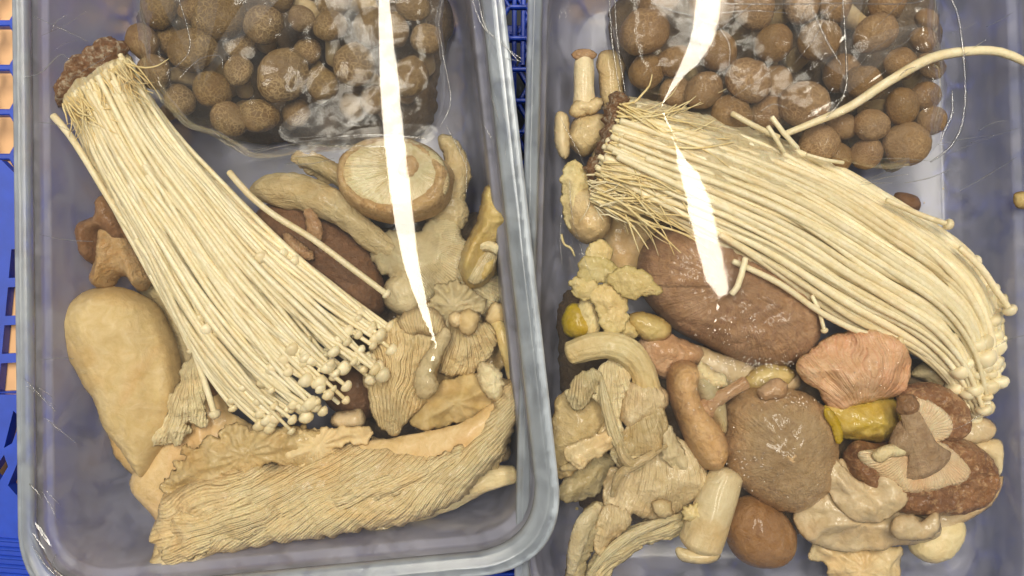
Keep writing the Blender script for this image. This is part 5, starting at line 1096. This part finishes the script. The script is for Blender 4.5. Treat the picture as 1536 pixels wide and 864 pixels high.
pillow('stem_piece', [(1366, 822), (1372, 802), (1400, 784), (1430, 776), (1446, 790), (1440, 816), (1420, 838), (1396, 842), (1378, 834)], -128, 26, M['cream_stem'], step=3, jag=(1, 18), fine=(2, 22), seed=270, label='pale peach stem tip below the large upturned shiitake', cat='mushroom stem')
pillow('oyster_slice', [(1360, 786), (1400, 766), (1440, 762), (1476, 744), (1500, 716), (1504, 724), (1480, 760), (1440, 784), (1420, 800), (1380, 800)], -126, 16, M['wet_oyster'], step=3, jag=(2, 14), fine=(3, 16), seed=271, label='grey slice curving round beneath the rolled rim of large upturned shiitake', cat='mushroom slice')
pillow('stem_cube', [(1434, 652), (1446, 636), (1474, 628), (1492, 642), (1482, 658), (1456, 664), (1440, 664)], -110, 16, M['wet_oyster'], R=8, step=3, linear=True, fine=(2, 16), seed=272, label='pale cut chunk under the lowest curled enoki ends, right side', cat='mushroom piece')
pillow('stem_cube', [(1462, 672), (1470, 664), (1500, 664), (1500, 706), (1492, 714), (1486, 690)], -114, 14, M['white_stem'], R=7, step=3, linear=True, fine=(2, 16), seed=273, label='pale cut strip right of the upturned shiitake rim', cat='mushroom piece')
pillow('under_slice', [(1400, 540), (1430, 560), (1446, 600), (1420, 600), (1390, 570), (1370, 560)], -140, 20, M['grey_oyster'], step=4, seed=274, label='shaded beige piece between the pink mushroom and the curled enoki ends', cat='mushroom piece')
pillow('brown_tip', ell(1360, 304, 20, 12, 20, 12, .1, 3), -130, 16, M['cremini'], step=3, seed=275, label='dark brown tip just showing above the upper edge of right bunch', cat='mushroom piece')
pillow('orange_cap', ell(1534, 300, 13, 11, 10, 12, .1, 3), -60, 12, M['yellow_oyster'], step=3, seed=276, label='tiny orange-tan cap cut by the right edge of the photo', cat='mushroom piece')
# wet bubbles
rnd = random.Random(5); parts = []
m, nt, out = new_mat('water_drop'); g = G(nt)
gl = g.n('BsdfGlossy', ins={'Color': (1, 1, 1, 1), 'Roughness': .05}); tq = g.n('BsdfTransparent'); mq = g.n('MixShader', ins={0: .16, 1: tq.outputs[0], 2: gl.outputs[0]}); nt.links.new(mq.outputs[0], out.inputs[0]); M['drop'] = m
base, bf = lathe([(0, 1), (.6, .8), (1, 0), (.7, -.5), (0, -.6)], 8)
for (cx, cy, sx, sy, z, n) in ((1130, 546, 80, 12, -84, 150), (1110, 574, 50, 10, -80, 60), (1180, 600, 50, 20, -52, 50), (1150, 690, 60, 50, -40, 50), (1060, 600, 30, 40, -36, 30), (1320, 560, 40, 30, -42, 25), (1100, 500, 60, 30, -66, 30)):
    for i in range(n):
        r = rnd.uniform(.8, 2.6); x, y = rnd.gauss(cx, sx * .5), rnd.gauss(cy, sy * .5); X, Y = wpos(x, y, z)
        parts.append((base * r + np.array([X, Y, z + rnd.uniform(-8, 6)]), bf))
V, F = join(parts); o = mk('water_droplets', V, F, M['drop']); tag(o, 'tiny water droplets glistening on the wet caps in the right tub', 'droplets', kind='stuff')

# ---- lower layer of each pile, gap shade painted into its dark colour
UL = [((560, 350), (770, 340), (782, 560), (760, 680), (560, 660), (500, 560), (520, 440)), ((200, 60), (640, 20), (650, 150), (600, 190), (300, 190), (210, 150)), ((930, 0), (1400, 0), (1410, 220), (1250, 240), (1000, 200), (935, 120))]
for i, (p, mt, z, T, lb) in enumerate(((UL[0], 'gap_shade', -212, 40, 'shade-coloured oyster underneath the crumpled cluster of left tub'), (((245, -10), (640, -20), (655, 120), (620, 205), (440, 212), (330, 200), (240, 130)), 'gap_shade', -205, 40, 'shade-coloured joined base of the round brown caps in left tub'), (((940, -10), (1370, -20), (1385, 200), (1360, 220), (1250, 226), (1000, 180)), 'gap_shade', -214, 36, 'shade-coloured joined base of the round brown caps in right tub'),
      (((850, 440), (960, 480), (1040, 540), (1100, 600), (1120, 720), (1000, 780), (880, 760), (846, 600)), 'gap_shade', -210, 50, 'shade-coloured oyster underneath the tan fans of right tub'),
      (((1060, 520), (1240, 520), (1400, 560), (1440, 700), (1400, 780), (1200, 800), (1080, 740)), 'gap_shade', -208, 60, 'shade-coloured brown cap underneath the pink mushroom and wet taupe cap'))):
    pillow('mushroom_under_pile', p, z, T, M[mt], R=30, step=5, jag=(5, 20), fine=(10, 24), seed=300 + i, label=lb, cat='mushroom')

rnd = random.Random(15); cr_parts = []
for i in range(150):
    x, y = (rnd.uniform(80, 760), rnd.uniform(230, 840)) if i % 2 else (rnd.uniform(860, 1500), rnd.uniform(250, 850)); r = rnd.uniform(.9, 3.0); X, Y = wpos(x, y, FLOOR)
    V, F = lathe([(0, r * .5), (r * .7, r * .3), (r, 0), (0, -r * .3)], 7, .3, .3, i); cr_parts.append((V + np.array([X, Y, FLOOR + 3]), F))
V, F = join(cr_parts); o = mk('crumbs', V, F, M['torn'], None, {'edge': np.ones(len(V)), 'flow': np.zeros(len(V)), 'along': np.zeros(len(V))}); tag(o, 'tiny pale mushroom crumbs scattered over both tub floors', 'crumbs', kind='stuff')

ST = [([(852, 590), (866, 566), (886, 556), (900, 562), (896, 584), (880, 600), (862, 612)], -66, 16, 'cream_gills', 'pale folded flap above the broad beige cap at the left wall, right tub', (870, 520)),
      ([(982, 620), (1002, 640), (1020, 668), (1034, 700), (1020, 706), (1000, 690), (984, 660)], -74, 16, 'grey_oyster', 'greyish strip between the side-lying shiitake and the wrinkled tan cap', (1000, 560)),
      ([(848, 676), (872, 664), (900, 650), (924, 646), (920, 668), (890, 686), (862, 700)], -62, 14, 'beige_oyster', 'narrow beige fold crossing the broad beige cap, right tub', (980, 620)),
      ([(846, 256), (858, 244), (874, 250), (880, 280), (872, 320), (858, 340), (846, 310)], -104, 20, 'torn', 'frayed cream lump on the left wall beneath the root of right bunch', (880, 200)),
      ([(440, 236), (470, 232), (500, 246), (520, 262), (500, 274), (468, 262)], -136, 12, 'fibre_oyster', 'thin tan slice under the short stem stub, left tub', (520, 240)),
      ([(600, 466), (640, 452), (680, 466), (720, 470), (750, 500), (748, 560), (700, 600), (640, 620), (600, 560)], -124, 24, 'beige_oyster', 'broad beige cap lying underneath the crumpled cluster, left tub', (680, 420)),
      ([(752, 600), (770, 610), (764, 650), (750, 690), (736, 704), (738, 670)], -120, 14, 'fibre_oyster', 'narrow tan strip between the gilled fan and the right wall of left tub', (760, 560))]
for i, (p, z, t, mt, lb, c) in enumerate(ST):
    pillow('oyster_strip', p, z, t, M[mt], leaf=True, ruffle=(5, 9), step=2.4, jag=(3.5, 10), fine=(4, 24), curl=(5, 5), gill=dict(c=c, n=90, amp=1.2, macro=1.6), seed=500 + i, label=lb, cat='oyster mushroom')
